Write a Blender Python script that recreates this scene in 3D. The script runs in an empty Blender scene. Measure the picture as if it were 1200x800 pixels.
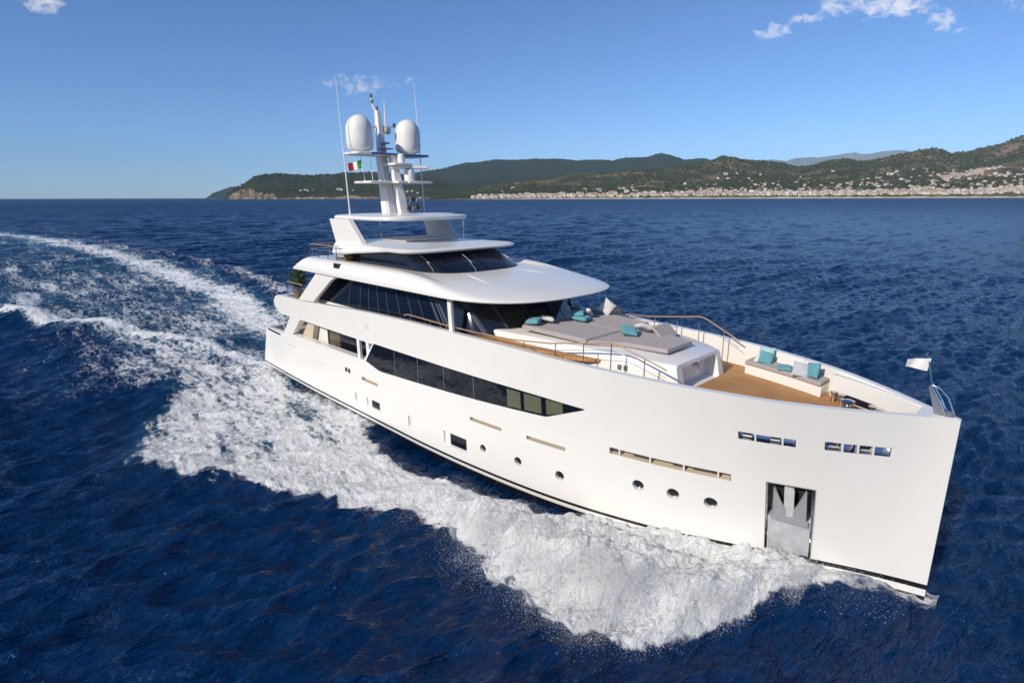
import bpy, bmesh, math, random
import numpy as np
from mathutils import Vector, Matrix, Euler

R = math.radians
rng = np.random.default_rng(7)
random.seed(7)
scene = bpy.context.scene
COL = scene.collection

# ------------------------------------------------------------------ camera, sky, sun, exposure
# The world frame is the yacht's: +x towards the bow, +y to port, z = 0 on the painted boot line.
YAW = R(45.687)
RIGHT = Vector((math.cos(YAW), math.sin(YAW), 0))
FWD = Vector((-math.sin(YAW), math.cos(YAW), 0))
CAM = Vector((43.83, -20.21, 12.39))
PITCH = math.atan2(169, 660)
ROLL = -0.0031
SEA = -0.40

cam_d = bpy.data.cameras.new('camera')
cam_d.sensor_width = 36
cam_d.lens = 36 * 660 / 1200
cam_d.clip_start = 0.1
cam_d.clip_end = 200000
cam = bpy.data.objects.new('camera', cam_d)
COL.objects.link(cam)
_f = FWD * math.cos(PITCH) + Vector((0, 0, -math.sin(PITCH)))
_u = FWD * math.sin(PITCH) + Vector((0, 0, math.cos(PITCH)))
_r2 = RIGHT * math.cos(ROLL) + _u * math.sin(ROLL)
_u2 = -RIGHT * math.sin(ROLL) + _u * math.cos(ROLL)
cam.matrix_world = Matrix((( _r2.x, _u2.x, -_f.x, CAM.x), (_r2.y, _u2.y, -_f.y, CAM.y),
                           (_r2.z, _u2.z, -_f.z, CAM.z), (0, 0, 0, 1)))
scene.camera = cam

SUN_EL, SUN_AZ = R(32), math.atan2(-1.0, 0.02)      # azimuth measured from +x
SUN = Vector((math.cos(SUN_EL) * math.cos(SUN_AZ), math.cos(SUN_EL) * math.sin(SUN_AZ), math.sin(SUN_EL)))
sun_d = bpy.data.lights.new('sun', 'SUN')
sun_d.energy = 4.4
sun_d.angle = R(0.53)
sun_d.color = (1.0, 0.905, 0.75)
sun = bpy.data.objects.new('sun', sun_d)
sun.rotation_euler = SUN.to_track_quat('Z', 'Y').to_euler()
COL.objects.link(sun)

world = bpy.data.worlds.new('World')
scene.world = world
world.use_nodes = True
wn, wl = world.node_tree.nodes, world.node_tree.links
wn.clear()
w_out = wn.new('ShaderNodeOutputWorld')
w_bg = wn.new('ShaderNodeBackground')
w_bg.inputs['Strength'].default_value = 0.136
sky = wn.new('ShaderNodeTexSky')
sky.sky_type = 'NISHITA'
sky.sun_disc = False
sky.sun_elevation = SUN_EL
sky.sun_rotation = math.atan2(SUN.x, SUN.y)
sky.air_density = 0.72
sky.dust_density = 0.2
sky.ozone_density = 8.8
# small fair-weather clouds, placed by their bearing and height above the horizon
w_tc = wn.new('ShaderNodeTexCoord')


def wmath(op, a, b=None, c=None):
    n = wn.new('ShaderNodeMath'); n.operation = op
    for i, v in enumerate((a, b, c)):
        if v is None: continue
        if isinstance(v, (int, float)): n.inputs[i].default_value = v
        else: wl.new(v, n.inputs[i])
    return n.outputs[0]


def wdot(vec):
    n = wn.new('ShaderNodeVectorMath'); n.operation = 'DOT_PRODUCT'
    wl.new(w_tc.outputs['Generated'], n.inputs[0]); n.inputs[1].default_value = vec
    return n.outputs['Value']


du, df, dz = wdot(RIGHT), wdot(FWD), wdot((0, 0, 1))
dfs = wmath('MAXIMUM', df, 0.02)
cu, cv = wmath('DIVIDE', du, dfs), wmath('DIVIDE', dz, dfs)
w_cmb = wn.new('ShaderNodeCombineXYZ')
wl.new(cu, w_cmb.inputs[0]); wl.new(cv, w_cmb.inputs[1])


def sky_uv(px, py):
    # bearing tangent and elevation tangent of a direction
    v = Vector(((px - 600) / 660, -(py - 400) / 660, 1))
    d = _r2 * v.x + _u2 * v.y + _f
    k = d.dot(FWD)
    return d.dot(RIGHT) / k, d.z / k


mask = None
for (px, py, sx, sy, amp) in [(905, 38, 24, 11, 1.0), (938, 22, 20, 8, .9), (960, 19, 14, 6, .9), (985, 4, 34, 14, 1.0), (1045, 6, 55, 16, 1.1),
                              (1105, 24, 22, 13, .95), (1125, 37, 12, 10, .7), (1010, 22, 10, 5, .6), (1080, 12, 14, 7, .7),
                              (50, 4, 26, 13, 1.1), (20, -14, 60, 16, 1.0), (420, 99, 46, 14, .8), (470, 96, 34, 6, .7), (385, 92, 22, 7, .5),
                              (735, 104, 9, 5, .45), (1153, 143, 16, 5, .4), (810, 52, 12, 6, .35),
                              (1300, -30, 200, 40, 1.0), (-250, 60, 160, 40, .9), (600, -160, 300, 40, .9), (1500, 120, 120, 30, .8)]:
    u0, v0 = sky_uv(px, py)
    sx, sy = sx * .86, sy * .86
    a = wmath('MULTIPLY', wmath('SUBTRACT', cu, u0), 660 / sx)
    b = wmath('MULTIPLY', wmath('SUBTRACT', cv, v0), 660 / sy)
    q = wmath('ADD', wmath('MULTIPLY', a, a), wmath('MULTIPLY', b, b))
    g = wmath('MULTIPLY', wmath('MAXIMUM', wmath('SUBTRACT', 1.0, wmath('MULTIPLY', q, 0.5)), 0.0), amp)
    mask = g if mask is None else wmath('MAXIMUM', mask, g)
w_ns = wn.new('ShaderNodeTexNoise')
w_ns.inputs['Scale'].default_value = 44
w_ns.inputs['Detail'].default_value = 7
w_ns.inputs['Roughness'].default_value = 0.62
w_ns.inputs['Distortion'].default_value = 0.5
w_map = wn.new('ShaderNodeVectorMath'); w_map.operation = 'MULTIPLY'
w_map.inputs[1].default_value = (1, 1.7, 1)
wl.new(w_cmb.outputs[0], w_map.inputs[0]); wl.new(w_map.outputs[0], w_ns.inputs['Vector'])
cl = wmath('SUBTRACT', wmath('ADD', wmath('MULTIPLY', w_ns.outputs['Fac'], 2.1), wmath('MULTIPLY', mask, 0.90)), 1.56)
cl = wmath('MULTIPLY', wmath('MINIMUM', wmath('MAXIMUM', wmath('MULTIPLY', cl, 1.1), 0.0), 0.74), wmath('MINIMUM', wmath('MULTIPLY', mask, 3.0), 1.0))
cl = wmath('MULTIPLY', cl, wmath('GREATER_THAN', df, 0.05))
w_mix = wn.new('ShaderNodeMix'); w_mix.data_type = 'RGBA'
wl.new(cl, w_mix.inputs['Factor'])
wl.new(sky.outputs['Color'], w_mix.inputs['A'])
w_mix.inputs['B'].default_value = (7.6, 7.3, 7.4, 1)
wl.new(w_mix.outputs['Result'], w_bg.inputs['Color'])
wl.new(w_bg.outputs[0], w_out.inputs['Surface'])

scene.view_settings.view_transform = 'Standard'
scene.view_settings.look = 'None'
scene.view_settings.exposure = 0.06
scene.view_settings.gamma = 1.0
scene.view_settings.use_curve_mapping = False
scene.render.engine = 'CYCLES'
scene.cycles.use_denoising = True
scene.cycles.max_bounces = 8
scene.cycles.volume_bounces = 0
scene.cycles.transparent_max_bounces = 8
scene.cycles.caustics_reflective = False
scene.cycles.caustics_refractive = False


# ------------------------------------------------------------------ materials
class NT:
    def __init__(s, name):
        s.m = bpy.data.materials.new(name)
        s.m.use_nodes = True
        s.n, s.l = s.m.node_tree.nodes, s.m.node_tree.links
        s.b = s.n['Principled BSDF']

    def new(s, t, **kw):
        n = s.n.new(t)
        for k, v in kw.items(): setattr(n, k, v)
        return n

    def put(s, sock, v):
        if hasattr(v, 'node'): s.l.new(v, sock)
        elif v is not None: sock.default_value = v

    def math(s, op, a, b=None, c=None, clamp=False):
        n = s.new('ShaderNodeMath', operation=op, use_clamp=clamp)
        for i, v in enumerate((a, b, c)): s.put(n.inputs[i], v)
        return n.outputs[0]

    def mix(s, fac, a, b):
        n = s.new('ShaderNodeMix', data_type='RGBA')
        s.put(n.inputs['Factor'], fac); s.put(n.inputs['A'], a); s.put(n.inputs['B'], b)
        return n.outputs['Result']

    def coord(s, scale=(1, 1, 1), which='Object'):
        t = s.new('ShaderNodeTexCoord')
        mp = s.new('ShaderNodeMapping')
        mp.inputs['Scale'].default_value = scale
        s.l.new(t.outputs[which], mp.inputs[0])
        return mp.outputs[0]

    def noise(s, vec, scale, detail=4, rough=0.55, dist=0.0):
        n = s.new('ShaderNodeTexNoise')
        s.l.new(vec, n.inputs['Vector'])
        n.inputs['Scale'].default_value = scale
        n.inputs['Detail'].default_value = detail
        n.inputs['Roughness'].default_value = rough
        n.inputs['Distortion'].default_value = dist
        return n.outputs['Fac']

    def ramp(s, fac, stops):
        n = s.new('ShaderNodeValToRGB')
        e = n.color_ramp.elements
        while len(e) < len(stops): e.new(0.5)
        for i, (p, c) in enumerate(stops):
            e[i].position = p
            e[i].color = c if len(c) == 4 else (*c, 1)
        s.put(n.inputs[0], fac)
        return n.outputs[0]

    def sstep(s, a, b, x):
        n = s.new('ShaderNodeMapRange', interpolation_type='SMOOTHSTEP')
        s.put(n.inputs['Value'], x); s.put(n.inputs['From Min'], a); s.put(n.inputs['From Max'], b)
        return n.outputs['Result']

    def bump(s, h, strength=0.3, dist=0.1, normal=None):
        n = s.new('ShaderNodeBump')
        n.inputs['Strength'].default_value = strength
        n.inputs['Distance'].default_value = dist
        s.l.new(h, n.inputs['Height'])
        if normal is not None: s.l.new(normal, n.inputs['Normal'])
        return n.outputs[0]


def simple(name, col, rough=0.5, metal=0.0, coat=0.0, var=0.06, nscale=3.0, bump=0.0, bscale=60.0, spec=None):
    t = NT(name)
    v = t.coord()
    f = t.noise(v, nscale, 5)
    c2 = tuple(min(1, c * (1 - var * 1.6)) for c in col)
    c1 = tuple(min(1, c * (1 + var)) for c in col)
    t.l.new(t.mix(f, (*c2, 1), (*c1, 1)), t.b.inputs['Base Color'])
    r = t.math('ADD', t.math('MULTIPLY', t.noise(v, nscale * 2.3, 4), 0.12), max(0.0, rough - 0.06))
    t.l.new(r, t.b.inputs['Roughness'])
    t.b.inputs['Metallic'].default_value = metal
    t.b.inputs['Coat Weight'].default_value = coat
    t.b.inputs['Coat Roughness'].default_value = 0.06
    if spec is not None: t.b.inputs['Specular IOR Level'].default_value = spec
    if bump: t.l.new(t.bump(t.noise(v, bscale, 3), bump, 0.01), t.b.inputs['Normal'])
    return t.m


def hull_paint():
    t = NT('hull_paint')
    v = t.coord()
    sx = t.new('ShaderNodeSeparateXYZ')
    t.l.new(v, sx.inputs[0])
    # the painted boot line rises a little towards the bow
    rise = t.math('MULTIPLY', t.sstep(33.0, 42.5, sx.outputs[0]), 0.40)
    zz = t.math('SUBTRACT', t.math('SUBTRACT', sx.outputs[2], rise), 0.03)
    k = t.math('ADD', 1.0, t.math('MULTIPLY', t.sstep(34.0, 42.0, sx.outputs[0]), 0.35))
    zz = t.math('DIVIDE', zz, k)
    f = t.noise(v, 0.7, 5)
    white = t.mix(f, (0.76, 0.74, 0.70, 1), (0.80, 0.785, 0.75, 1))
    streak = t.noise(t.coord((2.0, 2.0, 0.15)), 2.2, 6, 0.6)
    white = t.mix(t.math('MULTIPLY', t.sstep(0.58, 0.8, streak), 0.22), white, (0.60, 0.58, 0.53, 1))
    black = (0.012, 0.012, 0.014, 1)
    up = t.math('GREATER_THAN', zz, 0.0)
    lo = t.math('MULTIPLY', t.math('LESS_THAN', zz, -0.13), t.math('GREATER_THAN', zz, -0.31))
    t.l.new(t.mix(t.math('ADD', up, lo, clamp=True), black, white), t.b.inputs['Base Color'])
    t.b.inputs['Roughness'].default_value = 0.22
    t.b.inputs['Coat Weight'].default_value = 0.35
    t.b.inputs['Coat Roughness'].default_value = 0.05
    t.l.new(t.bump(t.noise(v, 0.55, 2), 0.05, 0.1), t.b.inputs['Normal'])
    return t.m


def teak():
    t = NT('teak')
    v = t.coord()
    sx = t.new('ShaderNodeSeparateXYZ')
    t.l.new(v, sx.inputs[0])
    y = t.math('MULTIPLY', sx.outputs[1], 1 / 0.09)
    fr = t.math('FRACT', y)
    seam = t.math('LESS_THAN', fr, 0.09)
    plank = t.new('ShaderNodeTexWhiteNoise', noise_dimensions='1D')
    t.l.new(t.math('FLOOR', y), plank.inputs['W'])
    g = t.noise(t.coord((1.2, 14, 4)), 6, 6, 0.6)
    c = t.mix(g, (0.42, 0.205, 0.07, 1), (0.60, 0.33, 0.13, 1))
    c = t.mix(t.math('MULTIPLY', plank.outputs[0], 0.4), c, (0.36, 0.17, 0.06, 1))
    c = t.mix(t.math('MULTIPLY', seam, 0.75), c, (0.03, 0.025, 0.02, 1))
    wear = t.noise(v, .8, 5, .6)
    c = t.mix(t.math('MULTIPLY', t.sstep(.4, .7, wear), .45), c, (0.30, 0.13, 0.035, 1))
    t.l.new(c, t.b.inputs['Base Color'])
    t.b.inputs['Roughness'].default_value = 0.6
    return t.m


def glass(name, col=(0.006, 0.008, 0.014), rough=0.03):
    t = NT(name)
    v = t.coord()
    t.l.new(t.mix(t.noise(v, 0.6, 3), (*[c * 0.7 for c in col], 1), (*[c * 1.3 for c in col], 1)), t.b.inputs['Base Color'])
    t.b.inputs['Roughness'].default_value = rough
    t.b.inputs['IOR'].default_value = 1.52
    t.l.new(t.bump(t.noise(v, 0.9, 2), 0.04, 0.05), t.b.inputs['Normal'])
    return t.m


def fabric(name, col, weave=220, var=0.12, stripes=False):
    t = NT(name)
    v = t.coord()
    f = t.noise(v, 9, 6, 0.6)
    c = t.mix(f, (*[x * (1 - var) for x in col], 1), (*[min(1, x * (1 + var)) for x in col], 1))
    if stripes:
        w = t.new('ShaderNodeTexWave', wave_type='BANDS', bands_direction='DIAGONAL')
        t.l.new(v, w.inputs[0]); w.inputs['Scale'].default_value = 18; w.inputs['Distortion'].default_value = 3
        c = t.mix(t.math('MULTIPLY', t.math('GREATER_THAN', w.outputs['Fac'], 0.55), 0.7), c, (0.62, 0.66, 0.64, 1))
    t.l.new(c, t.b.inputs['Base Color'])
    t.b.inputs['Roughness'].default_value = 0.9
    t.b.inputs['Sheen Weight'].default_value = 0.15
    hgt = t.math('ADD', t.noise(v, weave, 2), t.math('MULTIPLY', t.noise(v, 7, 3), 3.0))
    t.l.new(t.bump(hgt, 0.5, 0.012), t.b.inputs['Normal'])
    return t.m


M = dict(
    hull=hull_paint(), teak=teak(),
    white=simple('white_gelcoat', (0.79, 0.77, 0.73), 0.3, coat=0.3, var=0.03, nscale=0.8),
    deck=simple('deck_paint', (0.70, 0.68, 0.66), 0.55, var=0.05, nscale=1.2, bump=0.15, bscale=90),
    trim_and_shade=simple('black_trim_and_shade', (0.012, 0.012, 0.013), 0.45),  # black for trim parts, and for the shade painted under the side decks
    beige=simple('beige_panel', (0.55, 0.47, 0.36), 0.5, var=0.08),
    glass=glass('tinted_glass'), glass_blue=glass('side_glass', (0.006, 0.010, 0.022), 0.02),
    blind=simple('window_blind', (0.115, 0.125, 0.075), 0.25, var=0.15, nscale=6, coat=0.6),
    steel=simple('polished_steel', (0.66, 0.66, 0.67), 0.14, metal=1.0, var=0.1, nscale=5),
    galv=simple('galvanised_steel', (0.42, 0.43, 0.45), 0.5, metal=0.35, var=0.12, nscale=6, bump=0.2),
    mullion=simple('grey_mullion', (0.16, 0.17, 0.20), 0.35),
    varnish=simple('varnished_wood', (0.42, 0.27, 0.15), 0.28, var=0.2, nscale=9, coat=0.5),
    cushion=fabric('mauve_grey_cushion', (0.37, 0.325, 0.32)),
    pil_teal=fabric('teal_fabric', (0.11, 0.31, 0.35)), pil_pale=fabric('pale_teal_fabric', (0.22, 0.45, 0.47), stripes=True),
    pil_white=fabric('white_fabric', (0.66, 0.63, 0.60)), pil_grey=fabric('grey_fabric', (0.46, 0.47, 0.50)),
    pil_dark=fabric('dark_fabric', (0.06, 0.055, 0.07)),
    red=fabric('red_bunting', (0.55, 0.03, 0.04)), green=fabric('green_bunting', (0.02, 0.25, 0.08)), bunting=fabric('white_bunting', (0.80, 0.79, 0.77)),
    leaf=simple('leaf', (0.045, 0.085, 0.022), 0.5, var=0.35, nscale=12), pot=simple('planter', (0.20, 0.13, 0.08), 0.6),
    blue=simple('blue_led_strip', (0.05, 0.13, 0.34), 0.3), dome=simple('radome', (0.80, 0.785, 0.75), 0.35, var=0.03, coat=0.1),
    wicker=simple('brown_wicker', (0.16, 0.09, 0.05), 0.7, var=0.3, nscale=30, bump=0.6, bscale=120),
    emblem=simple('pale_grey_emblem', (0.63, 0.62, 0.62), 0.3),
)


# ------------------------------------------------------------------ mesh helpers
def tag(o, label=None, cat=None, group=None, kind=None):
    if label: o['label'] = label
    if cat: o['category'] = cat
    if group: o['group'] = group
    if kind: o['kind'] = kind
    return o


class MB:
    def __init__(s): s.v, s.f, s.m, s.p = [], [], [], []

    def add(s, v, f, m=0):
        o = len(s.v)
        s.p.append((o, len(s.f)))
        s.v += [tuple(p) for p in v]
        s.f += [tuple(i + o for i in q) for q in f]
        s.m += [m] * len(f)
        return s

    def box(s, lo, hi, m=0):
        (a, b, c), (d, e, f) = lo, hi
        v = [(a, b, c), (d, b, c), (d, e, c), (a, e, c), (a, b, f), (d, b, f), (d, e, f), (a, e, f)]
        return s.add(v, [(0, 3, 2, 1), (4, 5, 6, 7), (0, 1, 5, 4), (1, 2, 6, 5), (2, 3, 7, 6), (3, 0, 4, 7)], m)

    def obox(s, mat, size, m=0):
        x, y, z = [k / 2 for k in size]
        v = [mat @ Vector(p) for p in [(-x, -y, -z), (x, -y, -z), (x, y, -z), (-x, y, -z), (-x, -y, z), (x, -y, z), (x, y, z), (-x, y, z)]]
        return s.add(v, [(0, 3, 2, 1), (4, 5, 6, 7), (0, 1, 5, 4), (1, 2, 6, 5), (2, 3, 7, 6), (3, 0, 4, 7)], m)

    def prism(s, poly, axis, a, b, m=0):
        n = len(poly)
        def P(p, t):
            return (p[0], t, p[1]) if axis == 'y' else (p[0], p[1], t) if axis == 'z' else (t, p[0], p[1])
        v = [P(p, a) for p in poly] + [P(p, b) for p in poly]
        f = [tuple(range(n))[::-1], tuple(range(n, 2 * n))] + [(i, (i + 1) % n, n + (i + 1) % n, n + i) for i in range(n)]
        return s.add(v, f, m)

    def loft(s, rings, m=0, cap0=True, cap1=True, closed=True):
        n = len(rings[0]); v = [p for r in rings for p in r]; f = []
        for k in range(len(rings) - 1):
            for i in range(n if closed else n - 1):
                j = (i + 1) % n
                f.append((k * n + i, k * n + j, (k + 1) * n + j, (k + 1) * n + i))
        if cap0: f.append(tuple(range(n))[::-1])
        if cap1: f.append(tuple(range((len(rings) - 1) * n, len(rings) * n)))
        return s.add(v, f, m)

    def tube(s, pts, r, n=8, m=0):
        pts = [Vector(p) for p in pts]
        rr = r if isinstance(r, (list, tuple)) else [r] * len(pts)
        rings = []; up = None
        for i, p in enumerate(pts):
            d = (pts[min(i + 1, len(pts) - 1)] - pts[max(i - 1, 0)]).normalized()
            if up is None or abs(up.dot(d)) > 0.95:
                up = Vector((0, 0, 1)) if abs(d.z) < 0.9 else Vector((1, 0, 0))
            x = d.cross(up).normalized(); y = x.cross(d).normalized(); up = y
            rings.append([p + (x * math.cos(t) + y * math.sin(t)) * rr[i] for t in [2 * math.pi * k / n for k in range(n)]])
        return s.loft(rings, m)

    def lathe(s, c, prof, n=24, m=0, mat=None):
        rings = []
        for (r, z) in prof:
            ring = [Vector((r * math.cos(2 * math.pi * k / n), r * math.sin(2 * math.pi * k / n), z)) for k in range(n)]
            if mat is not None: ring = [mat @ p for p in ring]
            rings.append([p + Vector(c) for p in ring])
        return s.loft(rings, m)

    def build(s, name, mats, parent=None, auto=35, loc=None, bevel=0):
        me = bpy.data.meshes.new(name)
        me.from_pydata(s.v, [], s.f)
        for mt in (mats if isinstance(mats, (list, tuple)) else [mats]): me.materials.append(mt)
        me.polygons.foreach_set('material_index', s.m)
        bm = bmesh.new(); bm.from_mesh(me)
        bmesh.ops.remove_doubles(bm, verts=bm.verts, dist=1e-5)
        bmesh.ops.recalc_face_normals(bm, faces=bm.faces)
        bm.to_mesh(me); bm.free()
        shade(me, auto)
        o = bpy.data.objects.new(name, me)
        COL.objects.link(o)
        if loc is not None: o.location = loc
        if parent is not None: o.parent = parent
        if bevel:
            b = o.modifiers.new('bevel', 'BEVEL'); b.width = bevel; b.segments = 2; b.limit_method = 'ANGLE'; b.angle_limit = R(40)
        return o


def each(mb, name, mats, parent=None, auto=35, bevel=0):
    # one object per piece
    out = []
    for k, (v0, f0) in enumerate(mb.p):
        v1, f1 = mb.p[k + 1] if k + 1 < len(mb.p) else (len(mb.v), len(mb.f))
        q = MB(); q.v = mb.v[v0:v1]; q.f = [tuple(i - v0 for i in f) for f in mb.f[f0:f1]]; q.m = mb.m[f0:f1]
        out.append(q.build(name, mats, parent, auto, None, bevel))
    return out


def shade(me, auto):
    me.polygons.foreach_set('use_smooth', [bool(auto)] * len(me.polygons))
    if auto: me.set_sharp_from_angle(angle=R(auto))
    me.update()


def empty(name, loc=(0, 0, 0), rot=(0, 0, 0)):
    o = bpy.data.objects.new(name, None)
    o.empty_display_size = 0.3
    o.location = loc; o.rotation_euler = rot
    COL.objects.link(o)
    return o


def boolean(o, cutters, auto=35):
    tmp = []
    for c in cutters:
        k = c.build('cutter', [M['hull'], M['white'], M['steel'], M['trim_and_shade'], M['beige'], M['deck']], None, 0)
        md = o.modifiers.new('cut', 'BOOLEAN'); md.operation = 'DIFFERENCE'; md.solver = 'EXACT'; md.object = k
        tmp.append(k)
    bpy.context.view_layer.update()
    dg = bpy.context.evaluated_depsgraph_get()
    me = bpy.data.meshes.new_from_object(o.evaluated_get(dg))
    old = o.data
    o.modifiers.clear()
    me.name = o.name
    o.data = me
    bpy.data.meshes.remove(old)
    for k in tmp:
        km = k.data
        bpy.data.objects.remove(k); bpy.data.meshes.remove(km)
    shade(me, auto)


# ------------------------------------------------------------------ hull form
WX = np.array([0, 5, 10, 20, 23, 26, 28.5, 30.6, 33.6, 36.2, 38.9, 40.7, 42.])
WY = np.array([4.3, 4.5, 4.58, 4.58, 4.5, 4.3, 4.02, 3.65, 2.85, 1.95, .98, .4, .05])
SX = np.array([0, 5, 12, 22, 26, 29.8, 32.4, 34.5, 36, 37.5, 38.7, 40, 41.3, 42.])
SY = np.array([4.35, 4.55, 4.62, 4.62, 4.55, 4.35, 4.1, 3.75, 3.35, 2.85, 2.25, 1.45, .5, .07])
ZX = np.array([0, 8, 12, 17, 22, 26, 30, 34, 38, 42.])
ZZ = np.array([5.7, 5.85, 6.05, 6.28, 6.37, 6.37, 6.3, 6.24, 6.15, 6.03])


def pchip(X, Y):
    h = np.diff(X); d = np.diff(Y) / h
    m = np.zeros(len(X)); m[0], m[-1] = d[0], d[-1]
    for i in range(1, len(X) - 1):
        if d[i - 1] * d[i] > 0:
            w1, w2 = 2 * h[i] + h[i - 1], h[i] + 2 * h[i - 1]
            m[i] = (w1 + w2) / (w1 / d[i - 1] + w2 / d[i])
    def f(x):
        x = np.clip(np.asarray(x, float), X[0], X[-1])
        i = np.clip(np.searchsorted(X, x, side='right') - 1, 0, len(X) - 2)
        t = (x - X[i]) / h[i]
        return ((1 + 2 * t) * (1 - t) ** 2 * Y[i] + t * (1 - t) ** 2 * h[i] * m[i] + t * t * (3 - 2 * t) * Y[i + 1] + t * t * (t - 1) * h[i] * m[i + 1])
    return f


fW, fS, fZ = pchip(WX, WY), pchip(SX, SY), pchip(ZX, ZZ)


def hullY(x, z):
    w, t, zs = fW(x), fS(x), fZ(x)
    z = np.asarray(z, float)
    s = np.clip(z / zs, 0, 1)
    y = w + (t - w) * s ** 1.2
    dn = np.clip(-z / 2.2, 0, 1)
    return np.where(z < 0, y * (1 - 0.6 * dn ** 2), y)


def hp(x, z, off=0.0):
    # a point on the starboard side, moved out along the surface normal
    e = 0.02
    y = float(hullY(x, z))
    dx = (float(hullY(x + e, z)) - float(hullY(x - e, z))) / (2 * e)
    dz = (float(hullY(x, z + e)) - float(hullY(x, z - e))) / (2 * e)
    n = Vector((-dx, -1, -dz)).normalized()       # outward on starboard: y negative
    return Vector((x, -y, z)) + n * off


def stern_rake(x, z):
    return x + np.clip(1 - x / 3.0, 0, 1) * (-0.42 + 0.40 * min(z, 2.8))


yacht = empty('motor_yacht')
tag(yacht, 'large white motor yacht with dark windows and a radar mast, under way at speed', 'yacht')

xs = np.r_[np.arange(0, 30, 0.5), np.arange(30, 41.4, 0.3), np.linspace(41.4, 42, 5)]
rows = np.r_[-2.2, -1.5, -0.9, -0.5, -0.2, np.linspace(0, 1, 25)]
hb = MB()
rings = []
for x in xs:
    zt = float(fZ(x))
    zz = [r if r < 0 else r * zt for r in rows]
    st = [(stern_rake(x, z), -float(hullY(x, z)), z) for z in zz]
    pt = [(p[0], -p[1], p[2]) for p in reversed(st)]
    rings.append(st + pt)
hb.loft(rings)
hull = hb.build('hull', [M['hull'], M['white'], M['steel'], M['trim_and_shade'], M['beige'], M['deck']], yacht)


def plan(x0, x1, inset, n=40):
    X = np.linspace(x0, x1, n)
    Y = np.maximum(fS(X) - inset, 0.06)
    return [(float(a), -float(b)) for a, b in zip(X, Y)] + [(float(a), float(b)) for a, b in zip(X[::-1], Y[::-1])]


def side_cutter(poly, depth, m, out=0.12):
    a = [hp(x, z, out) for x, z in poly]
    b = [hp(x, z, -depth) for x, z in poly]
    c = MB(); c.loft([a, b], m)
    return c


def circle(x, z, rx, rz, n=20):
    return [(x + rx * math.cos(2 * math.pi * k / n), z + rz * math.sin(2 * math.pi * k / n)) for k in range(n)]


def rrect(x0, z0, x1, z1, r=0.04, n=3):
    p = []
    for cx, cz, a in ((x1 - r, z1 - r, 0), (x0 + r, z1 - r, 90), (x0 + r, z0 + r, 180), (x1 - r, z0 + r, 270)):
        for k in range(n + 1):
            t = R(a + 90 * k / n); p.append((cx + r * math.cos(t), cz + r * math.sin(t)))
    return p


cut = []
# open aft end: cockpit below, rounded upper-deck wing above
cut.append(MB().prism([(-3, 2.62), (.6, 2.80), (1.5, 2.96), (4.4, 3.05), (5.85, 4.45), (4.2, 4.45), (3.45, 4.7), (3.12, 5.0), (3.15, 5.3), (3.6, 5.62), (4.4, 5.86), (4.4, 8), (-3, 8)], 'y', -7, 7, 1))
# side opening beside the saloon
cut.append(MB().prism([(6.0, 3.22), (8.4, 3.28), (15.65, 3.36), (16.72, 4.5), (7.5, 4.5)], 'y', -7, 7, 1))
cut.append(MB().box((0.9, -4.15, 2.2), (16.9, 4.15, 4.42), 1))
cut.append(MB().prism(plan(4.9, 31.0, 0.27), 'z', 5.55, 8, 1))
cut.append(MB().prism(plan(30.5, 41.35, 0.27), 'z', 5.18, 8, 1))
PORT = [(25.64, 1.11, .17), (27.74, 1.13, .18), (29.9, 1.13, .19), (33.25, 1.73, .2), (34.52, 1.73, .2), (35.79, 1.70, .21)]
for x, z, r in PORT: cut.append(side_cutter(circle(x, z, r * 1.12, r * 1.12), 0.17, 1))
for p in (rrect(15.66, .58, 17.08, 1.1), rrect(22.88, .54, 24.55, 1.22)): cut.append(side_cutter(p, 0.10, 1))
for p in (rrect(14.28, .55, 14.62, 1.06), rrect(19.9, .55, 20.2, 1.18)): cut.append(side_cutter(p, 0.08, 1))
for p in (rrect(15.27, 2.08, 17.02, 2.29, .05), rrect(24.86, 2.32, 26.86, 2.49, .05), rrect(28.27, 2.36, 30.23, 2.53, .05)): cut.append(side_cutter(p, 0.22, 4))
cut.append(side_cutter(rrect(32.2, 2.84, 36.42, 3.11, .03), 0.3, 4))
for p in (rrect(36.7, 4.62, 38.25, 4.89, .03), rrect(39.03, 4.66, 40.56, 4.95, .03)): cut.append(side_cutter(p, 0.28, 2))
cut.append(side_cutter(rrect(37.5, .22, 38.86, 3.08, .03), 0.55, 2))
cut.append(side_cutter(rrect(1.05, 2.72, 3.7, 2.86, .05), 0.2, 3))
# hawse opening on the port side of the mooring deck
boolean(hull, cut)


def hull_panel(upper, lower, off=0.012, n=60, m=0, depth=0.03, mb=None):
    # a flush panel that follows the side; upper and lower edges given as (x, z) chains
    mb = mb or MB()
    U, L = np.array(upper), np.array(lower)
    x0, x1 = min(U[0, 0], L[0, 0]), max(U[-1, 0], L[-1, 0])
    rows_ = []
    for t in np.linspace(0, 1, n):
        xu = U[0, 0] + (U[-1, 0] - U[0, 0]) * t; xl = L[0, 0] + (L[-1, 0] - L[0, 0]) * t
        zu, zl = np.interp(xu, U[:, 0], U[:, 1]), np.interp(xl, L[:, 0], L[:, 1])
        rows_.append([(xu + (xl - xu) * k, zu + (zl - zu) * k) for k in np.linspace(0, 1, 5)])
    front = [[hp(x, z, off) for x, z in r] for r in rows_]
    back = [[hp(x, z, off - depth) for x, z in r] for r in rows_]
    rings = [f + b[::-1] for f, b in zip(front, back)]
    return mb.loft(rings, m)


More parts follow.
